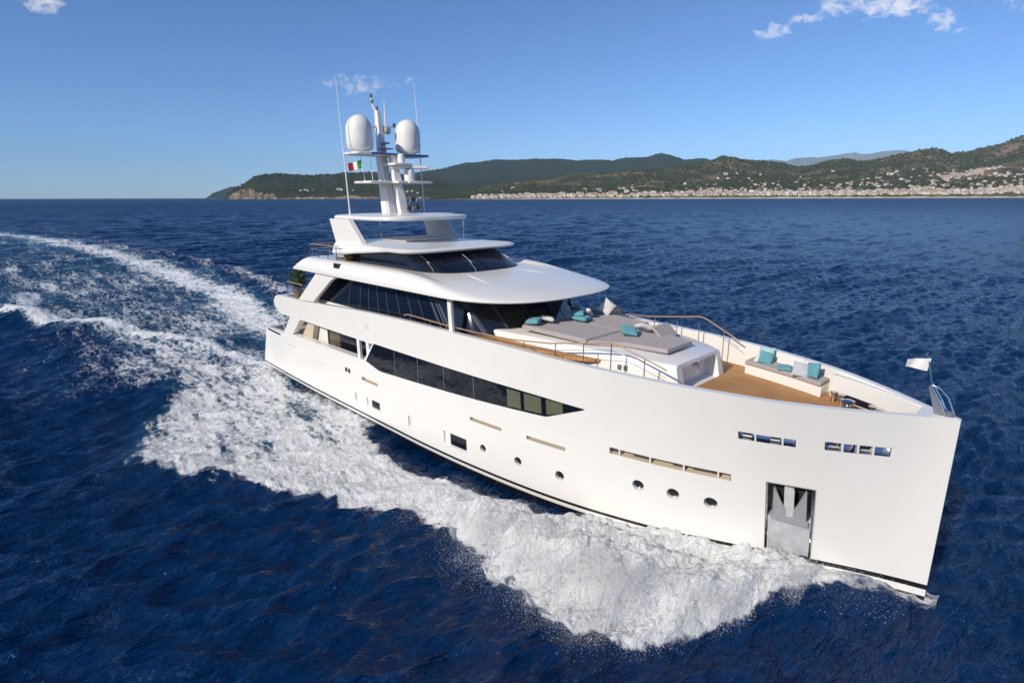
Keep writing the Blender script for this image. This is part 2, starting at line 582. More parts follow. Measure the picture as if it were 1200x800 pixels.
mdw = hull_panel([(16.9, 4.56), (21.8, 4.58), (27.5, 4.56), (29.2, 4.53), (31.2, 4.47)],
                 [(15.89, 3.37), (17.32, 3.06), (21.69, 3.28), (25.44, 3.46), (27.02, 3.55), (29.35, 3.68), (31.15, 4.42)], n=90).build('main_deck_window', M['glass'], yacht)
for x0, x1 in ((27.3, 28.05), (28.25, 29.15), (29.4, 30.2)):
    zl0, zl1 = np.interp([x0, x1], [25.44, 27.02, 29.35, 30.2], [3.5, 3.6, 3.74, 4.0])
    hull_panel([(x0, 4.47), (x1, 4.46)], [(x0, zl0 + .04), (x1, zl1 + .04)], 0.016, 6, 0, 0.012).build('window_blind', M['blind'], mdw)
mj = MB()
for x in (18.9, 21.0, 23.1, 25.2): hull_panel([(x, 4.55), (x + .03, 4.55)], [(x, float(np.interp(x, [17.32, 25.44], [3.08, 3.48]))), (x + .03, float(np.interp(x, [17.32, 25.44], [3.08, 3.48])))], 0.0145, 2, 0, 0.01, mj)
each(mj, 'glazing_joint', M['mullion'], mdw)


def frame_on_hull(name, poly, w, off, mat, parent=None, thick=0.03):
    c = np.mean(np.array(poly), axis=0)
    mb = MB(); n = len(poly)
    inner = [hp(x, z, off) for x, z in poly]
    outer = []
    for x, z in poly:
        d = np.array([x, z]) - c; d = d / np.linalg.norm(d)
        outer.append(hp(x + d[0] * w, z + d[1] * w, off))
    ib = [hp(x, z, off - thick) for x, z in poly]
    ob = [o + (b - a) for o, a, b in zip(outer, inner, ib)]
    mb.loft([inner, outer, ob, ib, inner], 0, False, False)
    return mb.build(name, mat, parent or yacht)


def plate_on_hull(name, poly, off, mat, parent=None, thick=0.02):
    mb = MB()
    mb.loft([[hp(x, z, off) for x, z in poly], [hp(x, z, off - thick) for x, z in poly]])
    return mb.build(name, mat, parent or yacht)


for x, z, r in PORT:
    p = plate_on_hull('porthole', circle(x, z, r * .98, r * .98), -0.145, M['glass'])
    frame_on_hull('rim', circle(x, z, r * .92, r * .92), 0.10 * r / .2, -0.12, M['steel'], p)
for (a, b, c, d) in ((16.15, .64, 17.03, 1.06), (23.35, .60, 24.48, 1.18)):
    p = plate_on_hull('hull_window', rrect(a, b, c, d, .03), -0.07, M['glass'])
    frame_on_hull('frame', rrect(a, b, c, d, .03), 0.035, -0.06, M['mullion'], p)
for (a, b, c, d) in ((14.31, .58, 14.59, 1.03), (19.93, .58, 20.17, 1.15)):
    plate_on_hull('hull_vent', rrect(a, b, c, d, .03), -0.06, M['emblem'])
v = MB()
for a, b in ((13.32, 13.58), (13.68, 13.94)): v.loft([[hp(x, z, .012) for x, z in rrect(a, 2.18, b, 2.44, .02)], [hp(x, z, -.02) for x, z in rrect(a, 2.18, b, 2.44, .02)]])
each(v, 'exhaust_vent', M['trim_and_shade'], yacht)
plate_on_hull('fender_groove', rrect(8.95, 2.03, 12.36, 2.075, .02), 0.006, M['emblem'])
for (a, b, c, d, divs) in ((32.2, 2.84, 36.42, 3.11, (32.55, 33.72, 34.9, 36.02)), (36.7, 4.62, 38.25, 4.89, (37.15, 37.9)), (39.03, 4.66, 40.56, 4.95, (39.42, 39.8, 40.16))):
    fr = frame_on_hull('fairlead', rrect(a, b, c, d, .03), 0.022, 0.008, M['steel'])
    for x in divs:
        mb = MB(); mb.loft([[hp(X, Z, .004) for X, Z in ((x, b), (x + .05, b), (x + .05, d), (x, d))], [hp(X, Z, -.2) for X, Z in ((x, b), (x + .05, b), (x + .05, d), (x, d))]])
        mb.build('divider', M['white'], fr)
    k = MB()
    x = a + .1 if b > 4 else 99
    while x < c - .3:
        k.tube([hp(x, b + .05, -.15), hp(x + .26, b + .05, -.15)], .04, 8)
        x += .8
    if k.v: each(k, 'roller', M['galv'], fr)
    if b < 4:
        k = MB()
        for x0, x1 in ((32.24, 32.5), (33.05, 33.66), (34.5, 34.85), (35.2, 35.98)):
            k.loft([[hp(X, Z, -.19) for X, Z in ((x0, b), (x1, b), (x1, d), (x0, d))], [hp(X, Z, -.27) for X, Z in ((x0, b), (x1, b), (x1, d), (x0, d))]])
        each(k, 'dark_slot_plate', simple('dark_slot_brown', (.07, .06, .05), .5, var=.3), fr)  # dark brown plates make parts of the slot's interior darker
# faint raised lettering-like marks near the stern and a pale emblem on the upper band (too small to read in the photograph)
v = MB()
for i, (w, h) in enumerate([(.16, .17), (.13, .12), (.15, .17), (.12, .12), (.16, .13), (.12, .17), (.14, .12)]):
    x = 4.85 + i * .23
    v.loft([[hp(X, Z, .012) for X, Z in rrect(x, 2.27, x + w, 2.27 + h, .03)], [hp(X, Z, -.01) for X, Z in rrect(x, 2.27, x + w, 2.27 + h, .03)]])
each(v, 'name_mark', M['emblem'], yacht)
plate_on_hull('emblem', circle(16.28, 5.42, .2, .14), 0.008, M['emblem'])

# anchor pocket lining and the anchor that hangs in it
pk = frame_on_hull('anchor_pocket', rrect(37.5, .22, 38.86, 3.08, .03), 0.035, 0.012, M['galv'])
mb = MB(); P4 = ((37.54, .26), (38.82, .26), (38.82, 3.04), (37.54, 3.04))
mb.loft([[hp(x, z, -.50) for x, z in P4], [hp(x, z, -.53) for x, z in P4]])
mb.build('back_plate', simple('dark_reflection_brown', (0.10, 0.085, 0.07), 0.35, metal=0.6, var=0.4, nscale=4), pk)  # dark reflection in the steel pocket, put into the plate's colour
mb = MB()
lo = [(37.56, .3), (38.80, .3), (38.80, 1.75), (37.56, 1.75)]
mb.loft([[hp(37.56, .3, -.06), hp(38.80, .3, -.06), hp(38.80, 1.1, -.22), hp(38.80, 1.62, -.14), hp(37.56, 1.62, -.14), hp(37.56, 1.1, -.22)],
         [hp(x, z, -.48) for x, z in ((37.56, .3), (38.80, .3), (38.8, 1.1), (38.80, 1.62), (37.56, 1.62), (37.56, 1.1))]])
mb.build('chafe_plate', simple('bright_steel_plate', (0.74, 0.75, 0.78), 0.3, metal=0.5, var=0.3, nscale=2.5), pk)
anchor = empty('anchor', hp(38.18, 1.7, -.1))
tag(anchor, 'grey steel anchor stowed in the pocket on the bow', 'anchor')


def AH(x, z, off): return hp(x, z, off) - anchor.location


for sgn in (-1, 1):
    fl = MB()
    P = [(38.18 + sgn * .10, 1.78), (38.18 + sgn * .48, 1.70), (38.18 + sgn * .48, 2.2), (38.18 + sgn * .46, 2.92), (38.18 + sgn * .42, 2.88), (38.18 + sgn * .24, 2.36), (38.18 + sgn * .10, 2.08)]
    fl.loft([[AH(x, z, -.02) for x, z in P], [AH(x, z, -.12) for x, z in P]])
    fl.build('fluke', M['galv'], anchor)
mb = MB(); P = rrect(38.02, 1.8, 38.30, 2.95, .05)
mb.loft([[AH(x, z, -.04) for x, z in P], [AH(x, z, -.2) for x, z in P]]); mb.build('shank', simple('worn_paint', (0.6, 0.59, 0.57), .4, var=.2), anchor)
mb = MB(); P = [(37.62, 1.78), (37.7, 1.56), (38.74, 1.50), (38.74, 1.74), (38.3, 1.72), (38.18, 1.5), (38.05, 1.74)]
P = [(37.64, 1.62), (38.72, 1.50), (38.72, 1.74), (37.64, 1.84)]
mb.loft([[AH(x, z, -.0) for x, z in P], [AH(x, z, -.11) for x, z in P]]); mb.build('crown', M['galv'], anchor)

# ------------------------------------------------------------------ main deck aft
MB().box((0.95, -4.13, 2.2), (16.85, 4.13, 2.23)).build('cockpit_deck', M['teak'], yacht)
sal = MB(); sal.prism([(7.4, -3.65), (16.85, -3.65), (16.85, 3.65), (7.4, 3.65)], 'z', 2.235, 4.41)
saloon = sal.build('saloon', M['white'], yacht)
w = MB().box((9.75, -3.69, 2.6), (11.2, -3.655, 4.36)).build('saloon_door', simple('bronze_door', (.10, .075, .05), .25, coat=.5), saloon)
MB().box((9.55, -3.71, 2.24), (9.72, -3.655, 4.38)).build('door_jamb', M['trim_and_shade'], saloon)
MB().box((11.22, -3.69, 2.6), (16.7, -3.655, 4.36)).build('saloon_window', M['glass'], saloon)
MB().prism([(6.3, 3.0), (7.9, 3.0), (8.5, 4.42), (7.7, 4.42)], 'y', -4.05, -3.70).build('fashion_plate', M['beige'], yacht)
for x, z0 in ((14.95, 3.33), (15.98, 3.6)): MB().prism([(x, z0), (x + .30, z0), (x + .27, 4.55), (x - .03, 4.55)], 'y', -4.57, -4.42).build('bulwark_pillar', M['white'], yacht)
MB().box((1.6, -3.3, 2.24), (2.5, 3.3, 2.70)).box((1.4, -3.3, 2.24), (1.62, 3.3, 3.1)).build('cockpit_bench', M['cushion'], yacht, bevel=.04)

# ------------------------------------------------------------------ upper deckhouse
tk = MB(); tk.prism(plan(5.0, 20.0, 0.30), 'z', 5.552, 5.575); tk.build('upper_aft_deck', M['teak'], yacht)


def outline(n, half, x0, xc, xf, pw=2.0, asym=1):
    # plan outline from the starboard aft corner round the front to the port aft corner
    pts = []
    k = n // 4
    for i in range(k): pts.append((x0 + (xc - x0) * i / k, -half))
    m2 = n - 2 * k
    for i in range(m2 + 1):
        t = math.pi / 2 * (-1 + 2 * i / m2)
        pts.append((xc + (xf - xc) * math.copysign(abs(math.cos(t)) ** (2 / pw), 1), half * math.copysign(abs(math.sin(t)) ** (2 / pw), math.sin(t))))
    for i in range(1, k + 1): pts.append((xc - (xc - x0) * i / k, half))
    return pts


def ring(out, z): return [(x, y, z if not callable(z) else z(x, y)) for x, y in out]


# glazed house: straight sides, raked windscreen
def house_out(half, x0, xa, xb, xc, xf, hb, hc):
    s = [(x0, -half), (xa, -half), (xb, -hb), (xc, -hc), (xf, 0)]
    return s + [(x, -y) for x, y in reversed(s[:-1])]


base = house_out(3.92, 9.2, 22.9, 24.8, 25.8, 26.7, 3.15, 2.3)
top = house_out(3.75, 10.4, 21.3, 22.7, 23.95, 24.9, 3.3, 2.4)
lowr = house_out(3.94, 9.2, 22.95, 24.85, 25.85, 26.75, 3.17, 2.32)
MB().loft([ring(lowr, 5.56), ring(lowr, 6.02)]).build('deckhouse_base', M['white'], yacht)
dh = MB().loft([ring(base, 6.021), ring(top, 7.97)]).build('upper_deckhouse', M['glass_blue'], yacht, auto=20)
mull = MB()


def wallpt(i, t, z):
    # point on the glazed wall, segment i, fraction t
    k = (z - 6.02) / (7.97 - 6.02)
    a = Vector((*base[i], 6.02)).lerp(Vector((*base[i + 1], 6.02)), t)
    b = Vector((*top[i], 7.97)).lerp(Vector((*top[i + 1], 7.97)), t)
    return a.lerp(b, k)


def bar(mb, i, t, w, z0=6.03, z1=7.95, off=0.012):
    a0, a1 = wallpt(i, t, z0), wallpt(i, t, z1)
    seg = (Vector((*base[i + 1], 0)) - Vector((*base[i], 0))).normalized()
    nrm = seg.cross((a1 - a0).normalized()).normalized()
    c = Vector((15, 0, 7))
    if nrm.dot(a0 - c) < 0: nrm = -nrm
    q = [a0 - seg * w / 2, a0 + seg * w / 2, a1 + seg * w / 2, a1 - seg * w / 2]
    mb.loft([[p + nrm * off for p in q], [p - nrm * .01 for p in q]])


for x in (13.0, 14.4, 15.4, 16.45, 17.5, 18.7, 19.9, 21.0, 22.2): bar(mull, 0, (x - 9.2) / 13.7, .022)
for x in (12.95, 14.35, 15.35): bar(mull, 7, 1 - (x - 9.2) / 13.7, .035)
each(mull, 'window_mullion', simple('dark_mullion', (0.13, 0.14, 0.16), .35), dh)
ms = MB()
bar(ms, 1, .04, .10); bar(ms, 1, .98, .22, off=.02); bar(ms, 2, .04, .2, off=.02); bar(ms, 2, .9, .14, off=.02); bar(ms, 3, .5, .1, off=.02); bar(ms, 4, .5, .1, off=.02); bar(ms, 5, .1, .14, off=.02); bar(ms, 6, .06, .18, off=.02)
each(ms, 'windscreen_pillar', simple('navy_pillar', (0.028, 0.036, 0.065), 0.2, coat=.5), dh)
bl = MB()
for i, (a, b) in ((2, (.12, .84)), (3, (.06, .44)), (3, (.56, .94)), (4, (.06, .44)), (4, (.56, .94))):
    q = [wallpt(i, a, 6.25), wallpt(i, b, 6.25), wallpt(i, b, 7.1), wallpt(i, a, 7.1)]
    nn = (q[1] - q[0]).cross(q[3] - q[0]).normalized()
    if nn.x < 0: nn = -nn
    bl.loft([[p + nn * .004 for p in q], [p - nn * .004 for p in q]])
each(bl, 'windscreen_pane', glass('windscreen_tint', (0.022, 0.026, 0.016), .05), dh)
ds = MB()
for x in (22.35, 22.75): bar(ds, 0, (x - 9.2) / 13.7, .06, off=.02)
each(ds, 'side_door_frame', M['mullion'], dh)
# pillar between bulwark and roof, starboard and port
for s in (-1, 1): MB().prism([(23.38, 6.3), (23.64, 6.3), (23.52, 8.02), (23.26, 8.02)], 'y', s * 4.36, s * 4.22).build('roof_pillar', M['white'], yacht)

# roof over the upper deck
N = 96
wh_base = outline(N, 3.1, 11.6, 19.0, 21.6, 2.7)


def fore(x, lo=19.0, hi=27.0):
    t = min(1, max(0, (x - lo) / (hi - lo)))
    return t * t * (3 - 2 * t)


RO = outline(N, 4.78, 7.6, 22.6, 27.65, 2.75)


def rz(x, a, b): return a + (b - a) * fore(x)


def aft_trim(x): return 0.0


rings = []
def inset(d, z):
    r = []
    for x, y in RO:
        k = max(0.0, (x - 21.5) / 6)
        zz = z(x); x_ = x
        x = x + max(0.0, zz - 7.98) * 2.0 * max(0.0, min(1.0, (9.6 - x_) / 2.0))
        r.append((x - d * (1.25 if k > 0 else 0) * min(1, k * 2.5), y * (1 - d / 4.78), zz))
    return r
rings.append([(x, y * .0, 7.93) if False else (x - (1.2 if x > 22 else 0) * min(1, (x - 22) / 3) if x > 22 else x, y * .86, 7.99) for x, y in RO])
rings.append(inset(0.02, lambda x: 7.93))
rings.append(inset(0.0, lambda x: rz(x, 8.02, 7.98)))
rings.append(inset(0.05, lambda x: rz(x, 8.30, 8.02)))
rings.append(inset(0.16, lambda x: rz(x, 8.60, 8.06) - .25 * aft_trim(x)))
rings.append(inset(0.34, lambda x: rz(x, 8.74, 8.12) - .3 * aft_trim(x)))
rings.append(inset(0.65, lambda x: rz(x, 8.78, 8.20) - .32 * aft_trim(x)))
rings.append([(a[0] * .5 + b[0] * .5, a[1] * .5 + b[1] * .5, rz(a[0], 8.76, 8.42) - .33 * aft_trim(a[0])) for a, b in zip(RO, wh_base)])
rings.append([(x, y, 8.64) for x, y in wh_base])
roof = MB().loft(rings).build('upper_roof', M['white'], yacht, auto=50)
rr = MB()
for y0, y1 in ((-1.9, -2.6), (1.5, 2.1)):
    a = Vector((21.7, y0, 8.60)); b = Vector((24.6, y1, 8.36))
    pts = [a.lerp(b, t) + Vector((0, 0, .03 * math.sin(math.pi * t))) for t in np.linspace(0, 1, 8)]
    rr.tube(pts, .018, 6)
each(rr, 'roof_seam', M['white'], roof)
# raking side fins that carry the aft end of the roof, both sides
for s in (-1, 1):
    MB().prism([(7.55, 5.84), (9.75, 5.97), (12.3, 7.55), (13.2, 7.95), (10.6, 7.95)], 'y', s * 4.60, s * 4.34).build('roof_fin', M['white'], yacht, bevel=.03)
MB().box((13.05, -4.69, 8.42), (13.75, -4.55, 8.70)).build('navigation_light', M['trim_and_shade'], yacht, bevel=.02)
gl = MB().prism([(9.0, 6.3), (11.6, 7.4), (9.6, 7.8), (7.9, 7.8)], 'y', -3.2, -3.16)
# aft upper deck: rail, table and chairs glimpsed through the opening
ar = MB()
for x0, y0 in ((4.9, -4.1), (6.1, -4.2), (7.3, -4.25)): ar.tube([(x0, y0, 5.8), (x0, y0, 6.75)], .022)
for y0 in np.linspace(-4.1, 4.1, 8): ar.tube([(4.75, y0, 5.6), (4.75, y0, 6.72)], .022)
for z in (6.25, 6.5): ar.tube([(7.6, -4.26, z + .03), (4.9, -4.1, z), (4.75, -4.0, z), (4.75, 4.0, z), (4.9, 4.1, z), (7.6, 4.26, z)], .012, 6)
arr = ar.build('aft_rail', M['steel'], yacht)
MB().tube([(7.7, -4.26, 6.8), (4.95, -4.12, 6.76), (4.75, -4.0, 6.75), (4.75, 4.0, 6.75), (4.95, 4.12, 6.76), (7.7, 4.26, 6.8)], .04).build('handrail', M['varnish'], arr)
MB().box((6.9, -2.0, 6.22), (8.7, 1.2, 6.28)).box((7.6, -.6, 5.58), (7.9, -.2, 6.22)).build('dining_table', M['varnish'], yacht)
# moulded locker on the wing
MB().box((3.75, -4.2, 5.25), (4.6, -2.2, 5.62)).build('wing_locker', M['deck'], yacht, bevel=.08)

# ------------------------------------------------------------------ wheelhouse and visor
wh_top = outline(N, 3.0, 11.6, 17.4, 19.5, 2.7)
wh = MB().loft([[(x, y, 8.60) for x, y in wh_base], [(x, y, 9.62) for x, y in wh_top]]).build('wheelhouse', M['glass_blue'], yacht, auto=30)
wp = MB()
for i in (24, 33, 48, 63, 72):
    a, b = Vector((*wh_base[i], 8.64)), Vector((*wh_top[i], 9.6))
    a2, b2 = Vector((*wh_base[i + 1], 8.64)), Vector((*wh_top[i + 1], 9.6))
    d = (a2 - a).normalized() * .07; nn = d.cross(b - a).normalized()
    if nn.dot(a - Vector((14, 0, 9))) < 0: nn = -nn
    wp.loft([[a - d + nn * .012, a + d + nn * .012, b + d + nn * .012, b - d + nn * .012], [a - d, a + d, b + d, b - d]])
each(wp, 'window_post', M['trim_and_shade'], wh)
si = MB()
for i in (30, 44, 58):
    a, b = Vector((*wh_base[i], 8.64)), Vector((*wh_top[i + 3], 9.6))
    q = a.lerp(b, .6) + Vector((.06, -.02, .05))
    si.tube([a + Vector((.12, 0, .0)), a + Vector((.1, 0, .12)), q], .014, 6)
    si.tube([q - (b - a) * .25 + Vector((0, .16, 0)), q + (b - a) * .2 + Vector((0, -.16, 0))], .018, 6)
each(si, 'wiper', M['galv'], wh)
MB().loft([[(x, y, 8.60) for x, y in outline(N, 3.2, 11.6, 19.05, 21.7, 2.7)], [(x, y, 8.68) for x, y in outline(N, 3.15, 11.6, 19.03, 21.65, 2.7)]]).build('glass_sill', M['trim_and_shade'], wh)

VO = outline(N, 4.0, 11.7, 18.2, 20.1, 4.0)
def vz(x): return 9.10 + 0.50 * min(1, max(0, (x - 12) / 5.8))
def vin(d): return [(12.0 + (x - 12.0) * (1 - d * .12) if x > 12 else x, y * (1 - d / 4.0)) for x, y in VO]
rings = [[(x, y, vz(x) + .05) for x, y in vin(.8)], [(x, y, vz(x)) for x, y in vin(.06)], [(x, y, vz(x) + .05 + .04) for x, y in vin(0)]]
for d, k in ((.05, .30), (.12, .62), (.22, .88), (.32, .96), (1.0, 1.02), (2.2, 1.06)):
    rings.append([(x, y, vz(x) + .09 + k * (0.62 - 0.50 * min(1, max(0, (x - 12.6) / 5.0)))) for x, y in vin(d)])
visor = MB().loft(rings).build('visor_roof', M['white'], yacht, auto=32)
MB().box((12.6, -1.2, 9.86), (15.4, 2.2, 9.96)).build('roof_hatch', M['deck'], visor, bevel=.05)
MB().tube([(13.9, -1.9, 9.80), (13.9, -1.9, 11.2)], .03).build('roof_strut', M['steel'], visor)
MB().tube([(16.2, 2.6, 9.75), (16.2, 2.6, 11.25)], .03).build('roof_strut', M['steel'], visor)

# sundeck behind the wheelhouse
sr = MB()
for x0 in (9.15, 10.3, 11.5, 12.6): sr.tube([(x0, -4.2, 8.5), (x0 + .0, -4.2, 9.55)], .024)
for y0 in np.linspace(-4.0, 4.0, 8): sr.tube([(9.05, y0, 8.4), (9.05, y0, 9.52)], .024)
for z in (8.95, 9.25): sr.tube([(12.7, -4.2, z + .05), (9.2, -4.2, z), (9.05, -4.05, z), (9.05, 4.05, z), (9.2, 4.2, z), (12.7, 4.2, z + .05)], .012, 6)
srr = sr.build('sundeck_rail', M['steel'], yacht)
MB().tube([(12.9, -4.2, 9.62), (9.25, -4.2, 9.57), (9.05, -4.05, 9.56), (9.05, 4.05, 9.56), (9.25, 4.2, 9.57), (12.9, 4.2, 9.62)], .028).build('handrail', M['varnish'], srr)
MB().box((11.2, -3.6, 8.5), (12.5, -2.2, 8.8)).box((12.3, -3.6, 8.5), (12.5, -2.2, 9.25)).build('sundeck_seat', M['wicker'], yacht, bevel=.05)
MB().box((11.2, .2, 8.5), (12.5, 2.4, 8.8)).box((12.3, .2, 8.5), (12.5, 2.4, 9.25)).build('sundeck_seat', M['wicker'], yacht, bevel=.05)

# hardtop on its raked arch
HO = outline(N, 3.2, 10.75, 14.6, 17.0, 3.0)
def hin(d): return [(13 + (x - 13) * (1 - d * .11), y * (1 - d / 3.2)) for x, y in HO]
rings = [[(x, y, 11.20) for x, y in hin(.7)], [(x, y, 11.12) for x, y in hin(.05)], [(x, y, 11.2 + .0) for x, y in hin(0)],
         [(x, y, 11.30) for x, y in hin(.03)], [(x, y, 11.36) for x, y in hin(.14)], [(x, y, 11.39) for x, y in hin(.6)], [(x, y, 11.43) for x, y in hin(1.6)]]
ht = MB().loft(rings).build('hardtop', M['white'], yacht, auto=32)
for s in (-1, 1):
    c = MB()
    P = [(10.9, 11.16), (13.15, 11.16), (14.7, 9.72), (15.2, 9.55), (12.0, 9.0), (11.75, 9.2)]
    Q = [(x, z) for x, z in P]
    c.prism(Q, 'y', s * 3.62, s * 3.25)
    c.build('hardtop_leg', M['white'], ht, bevel=.04)
MB().box((13.6, 1.0, 11.40), (15.2, 2.6, 11.44)).build('roof_vent', M['emblem'], ht)

# ------------------------------------------------------------------ mast
def mcol(p0, p1, a, b):
    # tapered box column between two points, a and b are (x, y) half sizes
    r = []
    for p, h in ((p0, a), (p1, b)):
        r.append([(p[0] - h[0], p[1] - h[1], p[2]), (p[0] + h[0], p[1] - h[1], p[2]), (p[0] + h[0], p[1] + h[1], p[2]), (p[0] - h[0], p[1] + h[1], p[2])])
    return MB().loft(r)


mast = mcol((11.95, 0, 11.4), (11.35, 0, 15.05), (.46, .30), (.32, .22)).build('mast', M['white'], yacht, bevel=.06)
mcol((13.55, 0, 11.4), (12.55, 0, 15.0), (.20, .30), (.16, .22)).build('mast_strut', M['white'], mast, bevel=.04)
mcol((11.45, 0, 15.1), (11.2, 0, 17.6), (.26, .22), (.16, .14)).build('topmast', M['white'], mast, bevel=.04)
MB().tube([(11.15, 0, 17.5), (11.0, -.16, 17.9), (10.88, -.2, 18.4)], [.09, .07, .05]).build('mast_head', M['white'], mast)
MB().tube([(11.5, .35, 16.5), (11.5, .35, 17.55), (11.5, .35, 18.3)], [.05, .05, .018]).build('mast_head_antenna', M['white'], mast)
mb = MB().prism(rrect(10.95, -2.55, 12.85, 2.55, .25), 'z', 14.88, 15.02); mb.build('dome_platform', M['white'], mast, bevel=.03)
MB().box((12.852, -1.6, 14.89), (12.90, 2.55, 15.01)).box((11.2, 2.552, 14.89), (12.8, 2.60, 15.01)).build('light_strip', M['blue'], mast)
for s in (-1, 1):
    d = MB(); prof = [(.45, 15.02), (.5, 15.06), (.5, 15.14), (.70, 15.2), (.77, 15.32), (.80, 15.6), (.80, 16.25)]
    prof += [(.80 * math.cos(t), 16.25 + .93 * math.sin(t)) for t in np.linspace(.12, math.pi / 2 - .03, 10)]
    d.lathe((11.85, s * 1.72, 0), prof, 32); d.build('radar_dome', M['dome'], mast, auto=40)
mb = MB().prism(rrect(11.3, -2.0, 13.3, -.2, .08), 'z', 13.22, 13.36).prism(rrect(11.3, .2, 14.0, 2.0, .08), 'z', 13.22, 13.36).box((11.5, -.5, 13.22), (13.9, .5, 13.36)); mb.build('crosstree', M['white'], mast, bevel=.03)
mb = MB().prism(rrect(12.3, -.5, 13.6, .8, .1), 'z', 14.28, 14.42); mb.build('instrument_shelf', M['white'], mast, bevel=.03)
sc = MB().lathe((13.35, .7, 0), [(.1, 13.36), (.32, 13.36), (.34, 13.9), (.30, 14.05), (.1, 14.1)], 20).build('radar_scanner', M['white'], mast)
mt = Matrix.Translation((13.4, .7, 14.18)) @ Euler((R(-6), R(0), R(62))).to_matrix().to_4x4()
MB().obox(mt, (2.3, .26, .2)).build('scanner_bar', M['white'], sc, bevel=.06)
MB().lathe((13.05, .35, 0), [(.05, 14.42), (.22, 14.42), (.24, 14.7), (.2, 14.95), (.05, 15.0)], 16).build('search_light', M['white'], mast)
mb = MB().tube([(11.25, -1.3, 16.72), (11.25, 1.2, 16.72)], .04).tube([(11.3, -.8, 16.62), (11.3, .8, 16.62)], .05); mb.build('yardarm', M['white'], mast)
nl = MB()
for (x, y, z) in ((11.25, -1.2, 16.72), (11.25, 1.15, 16.72), (11.25, -.05, 17.62), (10.88, -.2, 18.36), (10.95, -.18, 18.02)):
    nl.lathe((x, y, z), [(.03, 0), (.085, .02), (.09, .2), (.05, .24)], 12)
each(nl, 'signal_lamp', M['mullion'], mast)
MB().lathe((11.55, .42, 16.45), [(.04, -.18), (.2, -.15), (.24, 0), (.2, .17), (.05, .2)], 16, 0, Matrix.Rotation(R(90), 4, 'X')).build('camera_ball', M['galv'], mast)
MB().box((11.5, -.2, 15.62), (11.95, .3, 15.72)).box((11.5, -.35, 15.3), (12.2, .4, 15.36)).build('instrument_bracket', M['galv'], mast)
hn = MB()
for y0, z0 in ((.15, 11.75), (.75, 11.8), (.45, 12.25)):
    hn.lathe((13.9, y0, z0), [(.05, -.25), (.08, -.1), (.12, .05), (.24, .2), (.2, .2), (.06, .0)], 14, 0, Matrix.Rotation(R(80), 4, 'Y'))
hn.tube([(13.7, .15, 11.45), (13.7, .45, 12.25)], .03).tube([(13.7, .75, 11.45), (13.7, .45, 12.25)], .03)
each(hn, 'horn', M['mullion'], mast)
MB().tube([(12.36, -3.0, 11.36), (12.33, -3.0, 11.9), (11.83, -3.0, 19.1)], [.06, .045, .014]).build('whip_antenna', M['white'], yacht)
MB().tube([(11.6, 3.0, 11.36), (11.55, 3.0, 11.9), (11.0, 3.0, 19.6)], [.06, .045, .014]).build('whip_antenna', M['white'], yacht)
hl = MB().tube([(12.2, -1.75, 13.36), (11.85, -1.75, 14.75)], .025).tube([(12.2, -1.2, 13.36), (12.05, -1.2, 14.5)], .018); each(hl, 'flag_halyard', M['white'], mast)


def cloth(name, w, h, mats, bands, wave=.06, taper=0.0, nx=24, nz=10):
    mb = MB(); pts = []
    for i in range(nx + 1):
        for j in range(nz + 1):
            t = i / nx; u = j / nz
            k = 1 - taper * t
            pts.append((t * w, wave * t * math.sin(t * 7 + u * .9), (u - .5) * h * k - .10 * w * t))
    f, m = [], []
    for i in range(nx):
        for j in range(nz):
            a = i * (nz + 1) + j
            f.append((a, a + nz + 1, a + nz + 2, a + 1)); m.append(min(len(mats) - 1, int(i / nx * bands)))
    off = [(x, y + .006, z) for x, y, z in pts]
    n = len(pts)
    mb.v = pts + off; mb.f = f + [tuple(q + n for q in reversed(k)) for k in f]; mb.m = m + m
    return mb


fl = cloth('flag', .80, .46, [M['green'], M['bunting'], M['red']], 3, .12).build('courtesy_flag', [M['green'], M['bunting'], M['red']], None, 60, (11.92, -1.76, 14.35))
fl.rotation_euler = (0, R(8), R(222))
tag(fl, 'small green, white and red flag flying from the mast halyard', 'flag')

# ------------------------------------------------------------------ foredeck
fd = MB(); fd.prism(plan(30.9, 41.2, 0.30), 'z', 5.182, 5.205); fd.build('foredeck', M['teak'], yacht)
for s in (-1, 1):
    out = [(20.0, 3.80), (24.0, 3.66), (26.4, 3.42), (28.4, 3.3), (29.6, 3.2), (30.2, 3.0), (30.75, 2.66), (31.05, 2.2)]
    poly = [(x, s * y) for x, y in out] + [(31.0, s * 1.9), (24.0, s * 1.9), (20.0, s * 3.3)]
    MB().prism(poly, 'z', 5.96, 6.10).build('side_deck', M['teak'], yacht, bevel=.03)
    MB().prism([(24.5, s * 2.9), (30.15, s * 2.75), (30.15, s * 2.92), (26.4, s * 3.2), (24.5, s * 3.4)], 'z', 5.56, 5.958).build('under_deck_shade', M['trim_and_shade'], yacht)  # solid black block stands in for the shade below the teak
    MB().prism([(30.6, s * 2.2), (31.7, s * 2.1), (31.7, s * 3.55), (30.2, s * 3.75), (30.2, s * 2.9)], 'z', 5.21, 5.48).build('deck_step', M['white'], yacht)
    MB().prism([(30.62, s * 2.25), (31.66, s * 2.15), (31.66, s * 3.5), (30.25, s * 3.7), (30.25, s * 2.95)], 'z', 5.482, 5.515).build('step_tread', M['teak'], yacht)

